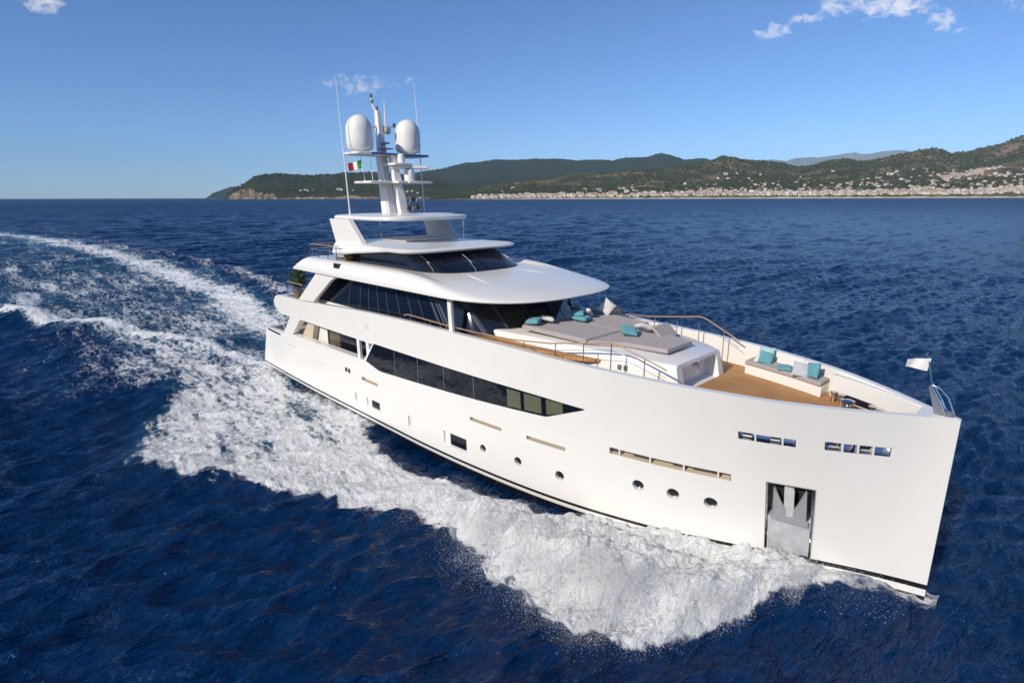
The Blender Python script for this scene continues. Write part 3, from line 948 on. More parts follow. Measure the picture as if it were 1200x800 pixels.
# coachroof under the sun pads, with the recess in its front
def coach_half(x): return float(np.interp(x, [24.5, 27, 29, 31, 32.4, 33.2, 33.7], [2.9, 2.85, 2.75, 2.5, 2.2, 1.98, 1.74]))
CX = list(np.linspace(24.6, 33.2, 16)) + [33.45, 33.62, 33.7]
def coach_ring(d, z, fwd=0.0):
    r = [(x + (fwd if x > 31 else 0) * min(1, (x - 31) / 2), -max(.05, coach_half(x) - d)) for x in CX]
    r += [(x, -y) for x, y in reversed(r)]
    return [(x, y, z(x)) for x, y in r]
def ctop(x): return float(np.interp(x, [24.6, 27, 29, 32, 33.7], [6.40, 6.46, 6.47, 6.42, 6.26]))
coach = MB().loft([coach_ring(-.1, lambda x: 5.2, .22), coach_ring(-.04, lambda x: 5.7, .12), coach_ring(0, lambda x: ctop(x) - .12, .02), coach_ring(.05, lambda x: ctop(x) - .03), coach_ring(.16, lambda x: ctop(x) + .0)]).build('coachroof', [M['white'], M['deck']], yacht, auto=45)
al = MB()
al.loft([[(35, -1.66, 5.215), (35, 1.66, 5.215), (35, 1.46, 6.13), (35, -1.46, 6.13)], [(33.38, -1.30, 5.215), (33.38, 1.30, 5.215), (33.28, 1.34, 6.13), (33.28, -1.34, 6.13)]], 0)
boolean(coach, [al], 45)
MB().box((33.25, .42, 5.76), (33.42, .60, 5.98)).box((33.42, .45, 5.64), (33.5, .57, 5.86)).build('shower_tap', M['steel'], coach)
v = MB()
for x0 in (31.55, 31.8):
    yy = -coach_half(x0) - .035
    v.box((x0, yy - .02, 5.82), (x0 + .16, yy + .04, 6.02))
each(v, 'coach_vent', M['mullion'], coach)

# built-in sofa against the port bulwark
def inner(x): return float(fS(x)) - .30
SFX = np.linspace(34.5, 37.75, 10)
sf = MB()
P = [(float(x), inner(x) - .95 + .05 * (x - 34.5) / 3.2) for x in SFX] + [(float(x), inner(x)) for x in SFX[::-1]]
sf.prism(P, 'z', 5.206, 5.60)
sofa = sf.build('bow_sofa', M['white'], yacht, bevel=.03)
P2 = [(float(x), inner(x) - .98 + .05 * (x - 34.5) / 3.2) for x in np.linspace(34.48, 37.72, 10)] + [(float(x), inner(x) - .02) for x in SFX[::-1]]
MB().prism(P2, 'z', 5.602, 5.78).build('seat_cushion', M['cushion'], sofa, bevel=.05)

# thicker bulwark forward of the sofa, with the hawse slot in it
for s in (-1, 1):
    X = np.linspace(37.95, 41.1, 10)
    P = [(float(x), s * max(.04, inner(x) - .42 * (1 - (x - 37.95) / 3.6))) for x in X] + [(float(x), s * (inner(x) + .02 if inner(x) > .05 else .06)) for x in X[::-1]]
    MB().prism(P, 'z', 5.207, 6.06 if s > 0 else 5.95).build('bulwark_locker', M['white'], yacht, bevel=.03)
hs = MB()
a, b = 38.35, 39.55
ya, yb = (inner(x) - .42 * (1 - (x - 37.95) / 3.6) for x in (a, b))
hs.loft([[(a, ya - .012, 5.27), (b, yb - .012, 5.27), (b, yb - .012, 5.50), (a, ya - .012, 5.50)], [(a, ya + .05, 5.27), (b, yb + .05, 5.27), (b, yb + .05, 5.50), (a, ya + .05, 5.50)]])
hs.build('hawse_slot', M['glass_blue'], yacht)

# mooring gear by the stem
mg = MB()
mg.lathe((38.9, .55, 0), [(.28, 5.206), (.28, 5.26), (.17, 5.3), (.14, 5.5), (.22, 5.6), (.22, 5.66), (.08, 5.7)], 20)
mg.lathe((38.9, -.55, 0), [(.28, 5.206), (.28, 5.26), (.17, 5.3), (.14, 5.5), (.22, 5.6), (.22, 5.66), (.08, 5.7)], 20)
each(mg, 'windlass', M['steel'], yacht)
bo = MB()
for x, y in ((38.2, 1.5), (38.5, 1.35), (39.6, .8), (39.85, .65)): bo.lathe((x, y, 0), [(.09, 5.206), (.09, 5.5), (.14, 5.53), (.14, 5.58), (.03, 5.6)], 14)
each(bo, 'bollard', M['steel'], yacht)
MB().box((38.0, -.2, 5.206), (38.5, .2, 5.42)).build('winch_motor', M['wicker'], yacht, bevel=.03)
# small closed foredeck at the very tip of the bow
tip = MB(); tip.prism([(40.95, -.62), (41.45, -.30), (41.9, -.05), (41.9, .05), (41.45, .30), (40.95, .62)], 'z', 5.9, 6.055); tip.build('stem_cap', M['white'], yacht, bevel=.02)

# handrails with stanchions, both sides
for s in (-1, 1):
    pts = [(19.4, s * 4.2, 6.46), (19.8, s * 4.22, 6.58), (22.7, s * 4.2, 6.50), (25.0, s * 4.05, 6.46), (27.2, s * 3.9, 6.5), (29.1, s * 3.72, 6.66), (31.2, s * 3.45, 7.0), (31.9, s * 3.38, 7.12), (32.25, s * 3.33, 7.06), (34.0, s * 2.95, 6.42)]
    hr = MB().tube(pts, .030, 10).build('side_handrail', M['varnish'], yacht)
    po = MB()
    for x in (20.0, 21.7, 23.0, 24.6, 26.2, 27.8, 29.4, 30.7, 31.9, 33.2):
        P = np.array(pts); y = float(np.interp(x, P[:, 0], P[:, 1])); z = float(np.interp(x, P[:, 0], P[:, 2]))
        z0 = 5.3 if x > 30 else 5.95
        po.tube([(x, y, z0), (x, y, z)], .022, 8)
    gw = MB()
    for dz in (.28,):
        gw.tube([(x, y, z - dz) for x, y, z in pts[1:]], .009, 6)
    each(po, 'stanchion', M['steel'], hr); gw.build('guard_wire', M['steel'], hr)

# jackstaff and frame on the bow
jf = MB()
for y in (-.13, .13): jf.tube([(41.66, y, 6.03), (41.45, y, 6.45), (41.16, y, 6.90)], .028)
jf.tube([(41.16, -.13, 6.90), (41.16, .13, 6.90)], .028); jf.tube([(41.85, 0, 6.03), (41.6, 0, 6.6), (41.36, 0, 6.84), (41.16, 0, 6.90)], .03)
jack = jf.build('jackstaff', M['steel'], yacht)
MB().prism([(41.62, 6.05), (41.35, 6.05), (41.1, 6.86), (41.15, 6.88)], 'y', -.1, -.09).build('mesh_panel', M['mullion'], jack)
MB().tube([(41.16, 0, 6.88), (40.93, 0, 7.78)], .024).lathe((40.93, 0, 7.78), [(.02, -.02), (.05, 0), (.05, .06), (.02, .08)], 10).build('staff', M['steel'], jack)
MB().lathe((41.70, 0, 0), [(.08, 6.05), (.13, 6.06), (.12, 6.16), (.05, 6.2)], 14).build('bow_light', M['mullion'], jack)
pn = cloth('pennant', .60, .40, [M['bunting']], 1, .05, .42).build('bow_pennant', M['bunting'], None, 60, (41.0, 0, 7.50))
pn.rotation_euler = (0, R(-8), R(208))
tag(pn, 'plain white pennant flying from the bow staff', 'flag')

# ------------------------------------------------------------------ loose things on deck
def pad(name, poly, z0, z1, label, slope=None):
    mb = MB()
    n = len(poly)
    def zf(x, z): return z + (slope(x) if slope else 0)
    c = np.mean(np.array(poly), axis=0)
    def ins(d): return [(x + (c[0] - x) * d, y + (c[1] - y) * d) for x, y in poly]
    mb.loft([[(x, y, zf(x, z0)) for x, y in ins(.01)], [(x, y, zf(x, z0 + .05)) for x, y in poly], [(x, y, zf(x, z1 - .05)) for x, y in poly], [(x, y, zf(x, z1)) for x, y in ins(.025)]])
    o = mb.build(name, M['cushion'], None, 40)
    o.location = (0, 0, 0)
    tag(o, label, 'sun pad', 'mauve grey sun pads on the foredeck')
    return o


def padz(x): return float(np.interp(x, [25, 33.2], [.14, -.10]))
pad('sun_pad', [(26.4, -2.55), (29.9, -2.35), (29.9, -.008), (26.9, -.008), (26.55, -1.3)], 6.53, 6.72, 'mauve grey sun pad by the windscreen, on the near side of the coachroof', padz)
pad('sun_pad', [(26.9, .008), (29.9, .008), (29.9, 2.35), (26.4, 2.55), (26.55, 1.3)], 6.53, 6.72, 'mauve grey sun pad by the windscreen, on the far side of the coachroof', padz)
pad('sun_pad', [(29.92, -2.3), (31.2, -1.35), (32.85, -.95), (32.85, .98), (31.2, 1.4), (29.92, 2.3)], 6.50, 6.67, 'foremost mauve grey sun pad, narrowing towards the bow', padz)
bk = MB().prism([(31.55, 6.52), (31.75, 6.52), (31.2, 6.98), (31.05, 6.96)], 'y', .55, 1.85).build('backrest_cushion', M['cushion'], None, bevel=.04)
tag(bk, 'mauve grey backrest cushion raised on the far side of the sun pads', 'cushion')

PM = {}
def pillow_mesh(mat, size=.55, thick=.2):
    key = (mat, size, thick)
    if key in PM: return PM[key]
    n = 14; mb = MB(); top, bot = [], []
    for i in range(n + 1):
        for j in range(n + 1):
            u, v = i / n * 2 - 1, j / n * 2 - 1
            pin = 1 - .09 * (abs(u) * (1 - abs(v)) ** 0 * (1 - v * v) * 0 + 0) - .07 * ((1 - v * v) if abs(u) > .99 else 0) * abs(u) - .07 * ((1 - u * u) if abs(v) > .99 else 0)
            h = thick / 2 * ((1 - u ** 4) * (1 - v ** 4)) ** .55 + .004
            h *= 1 + .10 * math.sin(3 * u + 2 * v) + .06 * math.sin(7 * v - 4 * u)
            top.append((u * size / 2 * pin, v * size / 2 * pin, h)); bot.append((u * size / 2 * pin, v * size / 2 * pin, -h))
    f = []
    for i in range(n):
        for j in range(n):
            a = i * (n + 1) + j; f.append((a, a + n + 1, a + n + 2, a + 1))
    N2 = (n + 1) ** 2
    mb.v = top + bot; mb.f = f + [tuple(q + N2 for q in reversed(k)) for k in f]
    edge = [j for j in range(n + 1)] + [i * (n + 1) + n for i in range(1, n + 1)] + [n * (n + 1) + j for j in range(n - 1, -1, -1)] + [i * (n + 1) for i in range(n - 1, 0, -1)]
    for k in range(len(edge)):
        a, b = edge[k], edge[(k + 1) % len(edge)]
        mb.f.append((a, b, b + N2, a + N2))
    mb.m = [0] * len(mb.f)
    o = mb.build('pillow', M[mat], None, 60)
    me = o.data; bpy.data.objects.remove(o)
    PM[key] = me
    return me


def pillow(mat, loc, rot, label, size=.62, thick=.22, group='pillows on the sun pads'):
    o = bpy.data.objects.new('pillow', pillow_mesh(mat, size, thick)); COL.objects.link(o)
    o.location = loc; o.rotation_euler = [R(a) for a in rot]
    tag(o, label, 'pillow', group)


exec_pillows = [
    ('pil_teal', (26.75, -2.15, 6.99), (8, -6, 20), 'teal pillow nearest the deckhouse corner pillar, beside a white one', .66, .24),
    ('pil_white', (26.95, -1.45, 7.02), (-10, 12, 35), 'white pillow leaning on the teal one by the deckhouse corner', .66, .22),
    ('pil_teal', (27.75, .05, 6.94), (0, 4, 12), 'teal pillow at the bottom of the stacked pair below the windscreen', .74, .22),
    ('pil_teal', (27.45, .08, 7.13), (6, -4, 30), 'teal pillow on top of the stacked pair below the windscreen', .70, .22),
    ('pil_white', (27.45, .72, 7.12), (-38, 8, 15), 'white pillow standing behind the stacked teal pair', .62, .2),
    ('pil_pale', (27.1, 2.0, 7.03), (0, 10, 20), 'pale teal pillow lying behind the upright white one', .6, .2),
    ('pil_white', (27.65, 2.1, 7.16), (70, 38, 35), 'white pillow standing on its corner at the far edge of the pads', .72, .24),
    ('pil_dark', (28.0, 2.45, 7.0), (20, 10, 40), 'dark pillow half hidden behind the upright white one', .5, .18),
    ('pil_teal', (30.55, -.25, 6.86), (14, 10, 40), 'teal pillow tilted in the middle of the foremost pad', .74, .26),
    ('pil_white', (30.75, .62, 6.90), (-18, 18, 55), 'white pillow lying between the tilted teal one and the backrest', .72, .24),
]
for m_, l_, r_, lab, s_, t_ in exec_pillows: pillow(m_, l_, r_, lab, s_, t_)
for m_, l_, r_, lab, s_, t_ in [
    ('pil_pale', (35.15, 2.95, 6.08), (72, 0, 8), 'patterned pale teal pillow upright at the aft end of the bow sofa', .62, .2),
    ('pil_teal', (35.25, 2.68, 5.99), (58, 12, 20), 'plain teal pillow leaning on the patterned one on the bow sofa', .56, .2),
    ('pil_white', (35.0, 2.75, 5.9), (40, 0, -10), 'white pillow tucked under the patterned one on the bow sofa', .44, .16),
    ('pil_teal', (36.15, 2.3, 5.86), (4, 0, 20), 'teal pillow lying flat in the middle of the bow sofa', .54, .16),
    ('pil_grey', (36.85, 1.95, 6.00), (52, 10, 22), 'pale grey pillow leaning at the forward end of the bow sofa', .60, .2),
    ('pil_teal', (37.25, 2.0, 6.06), (66, -12, -28), 'teal pillow upright at the forward end of the bow sofa', .62, .2),
    ('pil_white', (37.05, 2.3, 6.08), (72, 0, 0), 'white pillow behind the pale grey and teal ones on the bow sofa', .5, .18),
]: pillow(m_, l_, r_, lab, s_, t_, 'pillows on the bow sofa')

# potted plant on the aft upper deck
pp = empty('potted_plant', (5.25, -3.5, 5.58))
tag(pp, 'bushy green potted plant on the aft upper deck', 'plant')
MB().lathe((0, 0, 0), [(.16, 0), (.24, .02), (.30, .5), (.33, .52), (.28, .54)], 18).build('pot', M['pot'], pp)
MB().tube([(0, 0, .5), (.03, .02, 1.0), (0, 0, 1.4)], [.05, .04, .02]).build('stem', M['pot'], pp)
lf = MB()
for k in range(700):
    a, b = rng.uniform(0, 2 * math.pi), rng.uniform(-1, 1)
    rad = .55 * rng.uniform(.3, 1) ** .5
    c = Vector((rad * math.cos(a) * math.sqrt(1 - b * b), rad * math.sin(a) * math.sqrt(1 - b * b), 1.35 + .75 * b * rad / .55))
    mt = Matrix.Translation(c) @ Euler(rng.uniform(0, 6.28, 3)).to_matrix().to_4x4()
    s = rng.uniform(.06, .11)
    lf.add([mt @ Vector(p) for p in ((-s, 0, 0), (0, s * .45, .01), (s * 1.1, 0, 0), (0, -s * .45, .01))], [(0, 1, 2, 3)])
lf.build('foliage', M['leaf'], pp, 0)

# ------------------------------------------------------------------ sea, with the swell, bow wave and wake as real relief
CAMX, CAMY = CAM.x, CAM.y
R2 = np.array([RIGHT.x, RIGHT.y]); F2 = np.array([FWD.x, FWD.y])


def hash2(ix, iy, seed):
    h = (ix.astype(np.int64) * 374761393 + iy.astype(np.int64) * 668265263 + seed * 1442695041) & 0x7fffffff
    h = ((h ^ (h >> 13)) * 1274126177) & 0x7fffffff
    return ((h ^ (h >> 16)) & 0xffff) / 65535.0


def vnoise(x, y, seed=0):
    ix, iy = np.floor(x), np.floor(y)
    fx, fy = x - ix, y - iy
    fx, fy = fx * fx * fx * (fx * (fx * 6 - 15) + 10), fy * fy * fy * (fy * (fy * 6 - 15) + 10)
    a, b = hash2(ix, iy, seed), hash2(ix + 1, iy, seed)
    c, d = hash2(ix, iy + 1, seed), hash2(ix + 1, iy + 1, seed)
    return (a + (b - a) * fx) + ((c + (d - c) * fx) - (a + (b - a) * fx)) * fy


def fbm(x, y, octv=4, seed=0, gain=.5):
    s, a, t = 0, 1, 0
    for k in range(octv):
        cs, sn = math.cos(k * .7 + .3), math.sin(k * .7 + .3)
        s = s + a * vnoise((x * cs - y * sn) * 2.03 ** k + 17.3 * k, (x * sn + y * cs) * 2.03 ** k - 9.1 * k, seed + k)
        t += a; a *= gain
    return s / t


def sm(a, b, x):
    t = np.clip((x - a) / (b - a), 0, 1)
    return t * t * (3 - 2 * t)


# outer edge of the starboard foam and the whiter lines inside it, as y(x) in metres from the centreline
EX = np.array([-200, -60, -44, -31, -15, -1, 3.6, 6.5, 9.7, 12.3, 16, 18.9, 21, 24.7, 26.7, 30, 33, 35, 36.5, 37.3, 38.1, 38.9, 39.8, 41.0, 42.0])
EY = np.array([50., 23., 18., 14.6, 12.8, 12.0, 13.2, 14.6, 16.3, 16.6, 14.4, 13.0, 11.8, 10.0, 9.1, 9.0, 8.8, 8.8, 8.4, 7.2, 5.3, 3.4, 2.1, 1.25, .75])
LX = np.array([-200, -60, -44, -34, -24.4, -16, -8, -2.8, 2])
LY = np.array([50, 23.5, 17.8, 14.2, 10.4, 7.3, 5.4, 4.6, 4.3])
# crest of the thrown bow wave
CRX = np.array([22, 24, 26, 29, 32, 34.5, 36.2, 37.4, 38.4, 39.3, 40.3, 41.3])
CRY = np.array([8.6, 7.9, 7.2, 6.9, 6.7, 6.5, 5.8, 4.6, 3.4, 2.3, 1.5, .9])
CRH = np.array([.0, .22, .45, .72, .95, 1.05, 1.05, .95, .8, .6, .4, .1])


def wake(x, y, foamgrain=True):
    """foam cover, aerated water and lift for points on the water"""
    hull_y = np.where((x > -1) & (x < 42), hullY(np.clip(x, 0, 42), -0.3), 0)
    ay = -y
    wob = (fbm(x * .22, y * .22, 4, 3) - .5) * 3.2 + (fbm(x * .9, y * .9, 3, 8) - .5) * 1.3
    wob = wob * np.clip((42 - x) / 6, .12, 1)
    wob = wob + (fbm(x * 2.4, y * 2.4, 2, 13) - .5) * .7 * np.clip((41 - x) / 6, .1, 1)
    e = np.interp(x, EX, EY) - ay + wob * np.where(x > 20, .85, 1.0)
    out = ay - hull_y
    near = (x < 42.2) & (y < .3)
    inside = sm(-.35, np.interp(x, [0, 12, 18, 26], [2.8, 2.6, 1.6, .7]), e)
    # solid white forward, lacy further aft
    body = np.interp(x, [-200, -90, -40, -10, 3, 12, 20, 25, 42], [.14, .26, .40, .58, .64, .68, .80, .98, 1.0])
    edge = np.exp(-((e - .9) / 1.3) ** 2) * np.interp(x, [-60, -10, 5, 14, 20, 26, 42], [.04, .08, .08, .12, .2, .3, .2])
    d = inside * np.clip(body + edge, 0, 1)
    # darker lanes drawn out along the flow
    lane = sm(.50, .72, fbm((x + .35 * ay) * .17, (ay - .12 * x) * 1.25, 4, 27)) * sm(-30, 0, x) * (1 - sm(23, 29, x))
    d = d * (1 - .24 * lane)
    # dark trough along the side amidships
    tr = sm(14.5, 18, x) * (1 - sm(29.5, 32.5, x))
    tw = np.interp(x, [14, 18, 22, 27, 31, 35], [.1, .7, 1.25, 1.35, .8, .1])
    d = d * (1 - .95 * tr * (1 - sm(tw, tw + .9, out + wob * .15)))
    d = d * np.where(near | (x < 0), 1, 0) * np.where(x < 0, sm(3.5, 0, y), 1)
    # thin spray-flecked water close under the stem
    d = d * np.where((x > 38.6) & (y < .3), .56 + .44 * (1 - sm(38.6, 40.2, x)), 1)
    # starboard quarter wave
    l = ay - np.interp(x, LX, LY)
    wid = np.interp(x, [-60, -20, 0], [2.0, 1.5, 1.0])
    q = np.exp(-((l + wob * .5) / wid) ** 2) * sm(4, -2, x) * np.interp(x, [-140, -60, 0], [.2, .75, .9]) * (.62 + .62 * fbm(x * .16, y * .5, 3, 33))
    d = np.maximum(d, q)
    # breaking patch on the left and its steep dark face
    p = np.exp(-((x + 50) / 10) ** 2 - ((ay - 14.6 - .12 * (x + 50)) / 1.5) ** 2)
    d = np.maximum(d, .95 * p)
    # turbulent water behind the transom
    aft = sm(1.5, -1.5, x)
    cw = np.interp(x, [-300, -140, -70, -30, 0], [7, 5.5, 4.4, 3.3, 2.9])
    cc = np.interp(x, [-300, -238, -197, -146, -104, -69, -43, -19.5, 0], [-22, -7.8, .6, 4.7, 6.3, 6.0, 5.1, 2.6, .4])
    k = np.abs(y - cc + wob) / cw
    band = aft * sm(1.7, .1, k) * np.interp(x, [-300, -150, -60, -25, 0], [.52, .62, .70, .76, .80])
    d = np.maximum(d, band)
    hole = np.exp(-((x + 9.5) / 4.2) ** 2 - ((y + 2.9) / 1.9) ** 2)
    churn = sm(1.5, -.5, x) * sm(-26, -6, x) * sm(5.6, 3.6, np.abs(y)) * .62
    d = np.maximum(d, churn) * (1 - .85 * hole)
    # outer port line of the wake
    pl = np.interp(x, [-300, -110, -60, -36, -10, 6, 14], [24, 16, 15, 12.2, 9.2, 7.0, 5.2])
    pw = np.interp(x, [-120, -30, 10], [3.2, 2.2, 1.0])
    d = np.maximum(d, np.exp(-((y - pl + wob) / pw) ** 2) * sm(14, 2, x) * np.interp(x, [-200, -80, 0], [.16, .42, .66]))
    # loose streaks over the whole wake
    strk = aft * sm(-26, -12, y) * sm(22, 12, y) * np.interp(x, [-280, -120, -40, 0], [.22, .37, .38, .38])
    d = np.maximum(d, strk * (.45 + 1.1 * fbm(x * .05, y * .34, 3, 21)))
    # port side of the hull: a plain bow wave, unseen from the helicopter
    pe = np.minimum(np.interp(x, EX, EY), hull_y + 1.3) - y + wob * .3
    d = np.maximum(d, sm(0, 1.2, pe) * ((x > 0) & (x < 42) & (y > 0)) * .7)
    aer = np.clip(band * 1.25 + inside * (x < 30) * (y < .5) * .3 * (1 - tr) + q * .4, 0, 1)
    return np.clip(d, 0, 1), aer, e, out


def lift(x, y):
    ay = -y
    hull_y = hullY(np.clip(x, 0, 42), -0.3)
    out = ay - hull_y
    on = (x > 12) & (x < 42.5) & (ay > -1) & (ay < 20)
    cr = ay - np.interp(x, CRX, CRY)
    H = np.interp(x, np.r_[20, CRX, 42.2], np.r_[0, CRH, 0])
    w = np.where(cr > 0, 1.05, 2.3)
    h = H * np.exp(-(cr / w) ** 2) * on
    tr = sm(13, 19, x) * (1 - sm(28, 33, x))
    h = h - .58 * tr * np.exp(-(np.maximum(out, 0) / 1.5) ** 2) * (ay > 0)
    # water piled up against the forward side and round the stem
    h = h + np.interp(x, [34, 37, 39, 42], [.42, .50, .34, .22]) * sm(31, 35, x) * np.exp(-(np.maximum(out, 0) / 1.3) ** 2) * (ay > -1.5) * (1 - sm(42.3, 44, x)) * sm(-2.5, -.2, out)
    # outer shoulder of the wash amidships and the waves of the wake
    e = np.interp(x, EX, EY) - ay
    h = h + .28 * np.exp(-((e - 1.0) / 1.4) ** 2) * sm(-30, 5, x) * (1 - sm(20, 26, x))
    l = ay - np.interp(x, LX, LY)
    h = h + .55 * np.exp(-(l / 1.8) ** 2) * sm(2, -8, x) * np.interp(x, [-160, -60, -5], [.2, 1, .7]) * 1.0
    h = h - .9 * np.exp(-((x + 14) / 16) ** 2 - ((ay - 19.5) / 3.0) ** 2) + .55 * np.exp(-((x + 16) / 16) ** 2 - ((ay - 24.5) / 3.0) ** 2)
    h = h + 1.15 * np.exp(-((x + 51) / 12) ** 2 - ((ay - 16.2) / 2.2) ** 2)
    h = h - .7 * np.exp(-((x + 50) / 12) ** 2 - ((ay - 19.5) / 2.2) ** 2)
    pl = np.interp(x, [-300, -110, -60, -36, -10, 6], [24, 16, 15, 12.2, 9.2, 7.0])
    h = h + .5 * np.exp(-((y - pl) / 3.0) ** 2) * sm(6, -8, x) * np.interp(x, [-200, -60], [.1, 1])
    h = h - .35 * np.exp(-((y - 1) / 3.2) ** 2) * sm(0, -6, x) * np.interp(x, [-60, -15], [0, 1])
    return h


# wind sea: many short-crested trains
NW = 84
lam = np.exp(rng.uniform(math.log(.45), math.log(16), NW))
lam[:14] = [55, 44, 37, 31, 27, 24, 21, 19, 17, 14, 12, 10, 8, 6.5]
_md = -(F2 - .8 * R2)
mean_dir = math.atan2(_md[1], _md[0])
th = mean_dir + rng.normal(0, .40, NW)
kk = 2 * math.pi / lam
amp = .0125 * lam ** .92 * rng.uniform(.7, 1.3, NW)
amp *= np.interp(lam, [.45, 1.2, 2.5, 5, 10, 26, 60], [1.9, 1.55, .92, .56, .38, .26, .14])
ph = rng.uniform(0, 2 * math.pi, NW)


def sea_height(x, y, spacing, gx=True):
    z = np.zeros_like(x); dx = np.zeros_like(x); dy = np.zeros_like(x)
    # gusts make some areas rougher than others
    gust = .55 + .9 * fbm(x * .018, y * .018, 3, 40)
    for i in range(NW):
        w = sm(1.8, 3.6, lam[i] / spacing) if not np.isscalar(spacing) else 1.0
        a = kk[i] * (x * math.cos(th[i]) + y * math.sin(th[i])) + ph[i]
        m_ = amp[i] * w * (gust if lam[i] < 5 else 1)
        z += m_ * np.sin(a)
        c = m_ * np.cos(a) * .65
        dx += c * math.cos(th[i]); dy += c * math.sin(th[i])
    return z, dx, dy


ang_d = np.linspace(R(-52), R(52), 1150)
ang_o = np.linspace(R(52), R(308), 90)[1:-1]
ang = np.r_[ang_d, ang_o]
rad = np.r_[np.linspace(.5, 8, 8)[:-1], np.exp(np.linspace(math.log(8), math.log(130), 860)), np.exp(np.linspace(math.log(130), math.log(1400), 640))[1:], np.exp(np.linspace(math.log(1400), math.log(44000), 240))[1:]]
dr = np.gradient(rad)
A_, R_ = np.meshgrid(ang, rad)
SP = np.meshgrid(ang, dr)[1]
X0 = CAMX + R_ * (np.cos(A_) * F2[0] + np.sin(A_) * R2[0])
Y0 = CAMY + R_ * (np.cos(A_) * F2[1] + np.sin(A_) * R2[1])
shp = X0.shape
x, y, sp = X0.ravel(), Y0.ravel(), np.maximum(SP.ravel(), R_.ravel() * (ang_d[1] - ang_d[0]))
z, dx, dy = sea_height(x, y, sp)
foam = np.zeros_like(x); aer = np.zeros_like(x)
idx = np.where((x > -300) & (x < 60) & (np.abs(y) < 60))[0]
fx, fy = x[idx], y[idx]
fd, fa, fe, fo = wake(fx, fy)
hl_ = lift(fx, fy)
rough = np.clip(fd, 0, 1)
spd = sp[idx]
sprayw = sm(20, 30, fx) * sm(0, .5, fe) * (fy < 0) * (fx < 40) * sm(.05, .6, np.interp(fx, CRX, CRH)) * sm(.55, .9, fd)
ps, pt = fx + .28 * -fy, -fy            # strands of the thrown sheet run outwards from the side
lump = (fbm(ps * .75, pt * .5, 3, 51) - .5) * .85 + (fbm(ps * 2.4, pt * .95, 3, 61) - .45) * .55 + (fbm(ps * 6.5, pt * 2.6, 2, 71) - .5) * .30 + (fbm(ps * 16, pt * 9, 2, 75) - .5) * .15
froth = (fbm(fx * .9, fy * 1.5, 3, 81) - .5) * .30 + (fbm(fx * 4.5, fy * 4.5, 3, 91) - .5) * .13 * sm(.5, .1, spd)
calm = 1 - .55 * np.clip(fd, 0, 1) * sm(-60, 0, fx)
# nothing of the sea may rise inside the hull's own footprint higher than its side shows
z[idx] = z[idx] * calm + hl_ + sprayw * lump * .85 + rough * (1 - sprayw) * froth * np.interp(fx, [-200, -40, 0], [.5, 1.0, 1.0])
inh = (fx > -1) & (fx < 42) & (np.abs(fy) < hullY(np.clip(fx, 0, 42), 0) - .15)
z[idx[inh]] = np.minimum(z[idx[inh]], .1)
foam[idx] = fd; aer[idx] = fa
# a few small whitecaps on the open sea
cap = fbm(x * .045, y * .045, 4, 101) * .5 + sm(.25, .7, z) * .5
foam = np.maximum(foam, 0 * cap)
P = np.empty((x.size, 3)); P[:, 0] = x + dx; P[:, 1] = y + dy; P[:, 2] = SEA + z
na, nr = len(ang), len(rad)
i0 = (np.arange(nr - 1)[:, None] * na + np.arange(na)[None, :])
i1 = (np.arange(nr - 1)[:, None] * na + (np.arange(na)[None, :] + 1) % na)
Q4 = np.stack([i0, i1, i1 + na, i0 + na], -1).reshape(-1, 4)


def mesh_np(name, P, F, mats, smooth=True, attrs=None):
    me = bpy.data.meshes.new(name)
    n, k = F.shape
    me.vertices.add(len(P)); me.vertices.foreach_set('co', np.ascontiguousarray(P, dtype=np.float32).ravel())
    me.loops.add(n * k); me.loops.foreach_set('vertex_index', np.ascontiguousarray(F, dtype=np.int32).ravel())
    me.polygons.add(n); me.polygons.foreach_set('loop_start', np.arange(0, n * k, k, dtype=np.int32))
    me.polygons.foreach_set('use_smooth', np.full(n, smooth))
    for mt in (mats if isinstance(mats, (list, tuple)) else [mats]): me.materials.append(mt)
    for an, av in (attrs or {}).items():
        at = me.attributes.new(an, 'FLOAT', 'POINT'); at.data.foreach_set('value', np.ascontiguousarray(av, dtype=np.float32))
    me.update(calc_edges=True)
    o = bpy.data.objects.new(name, me); COL.objects.link(o)
    return o


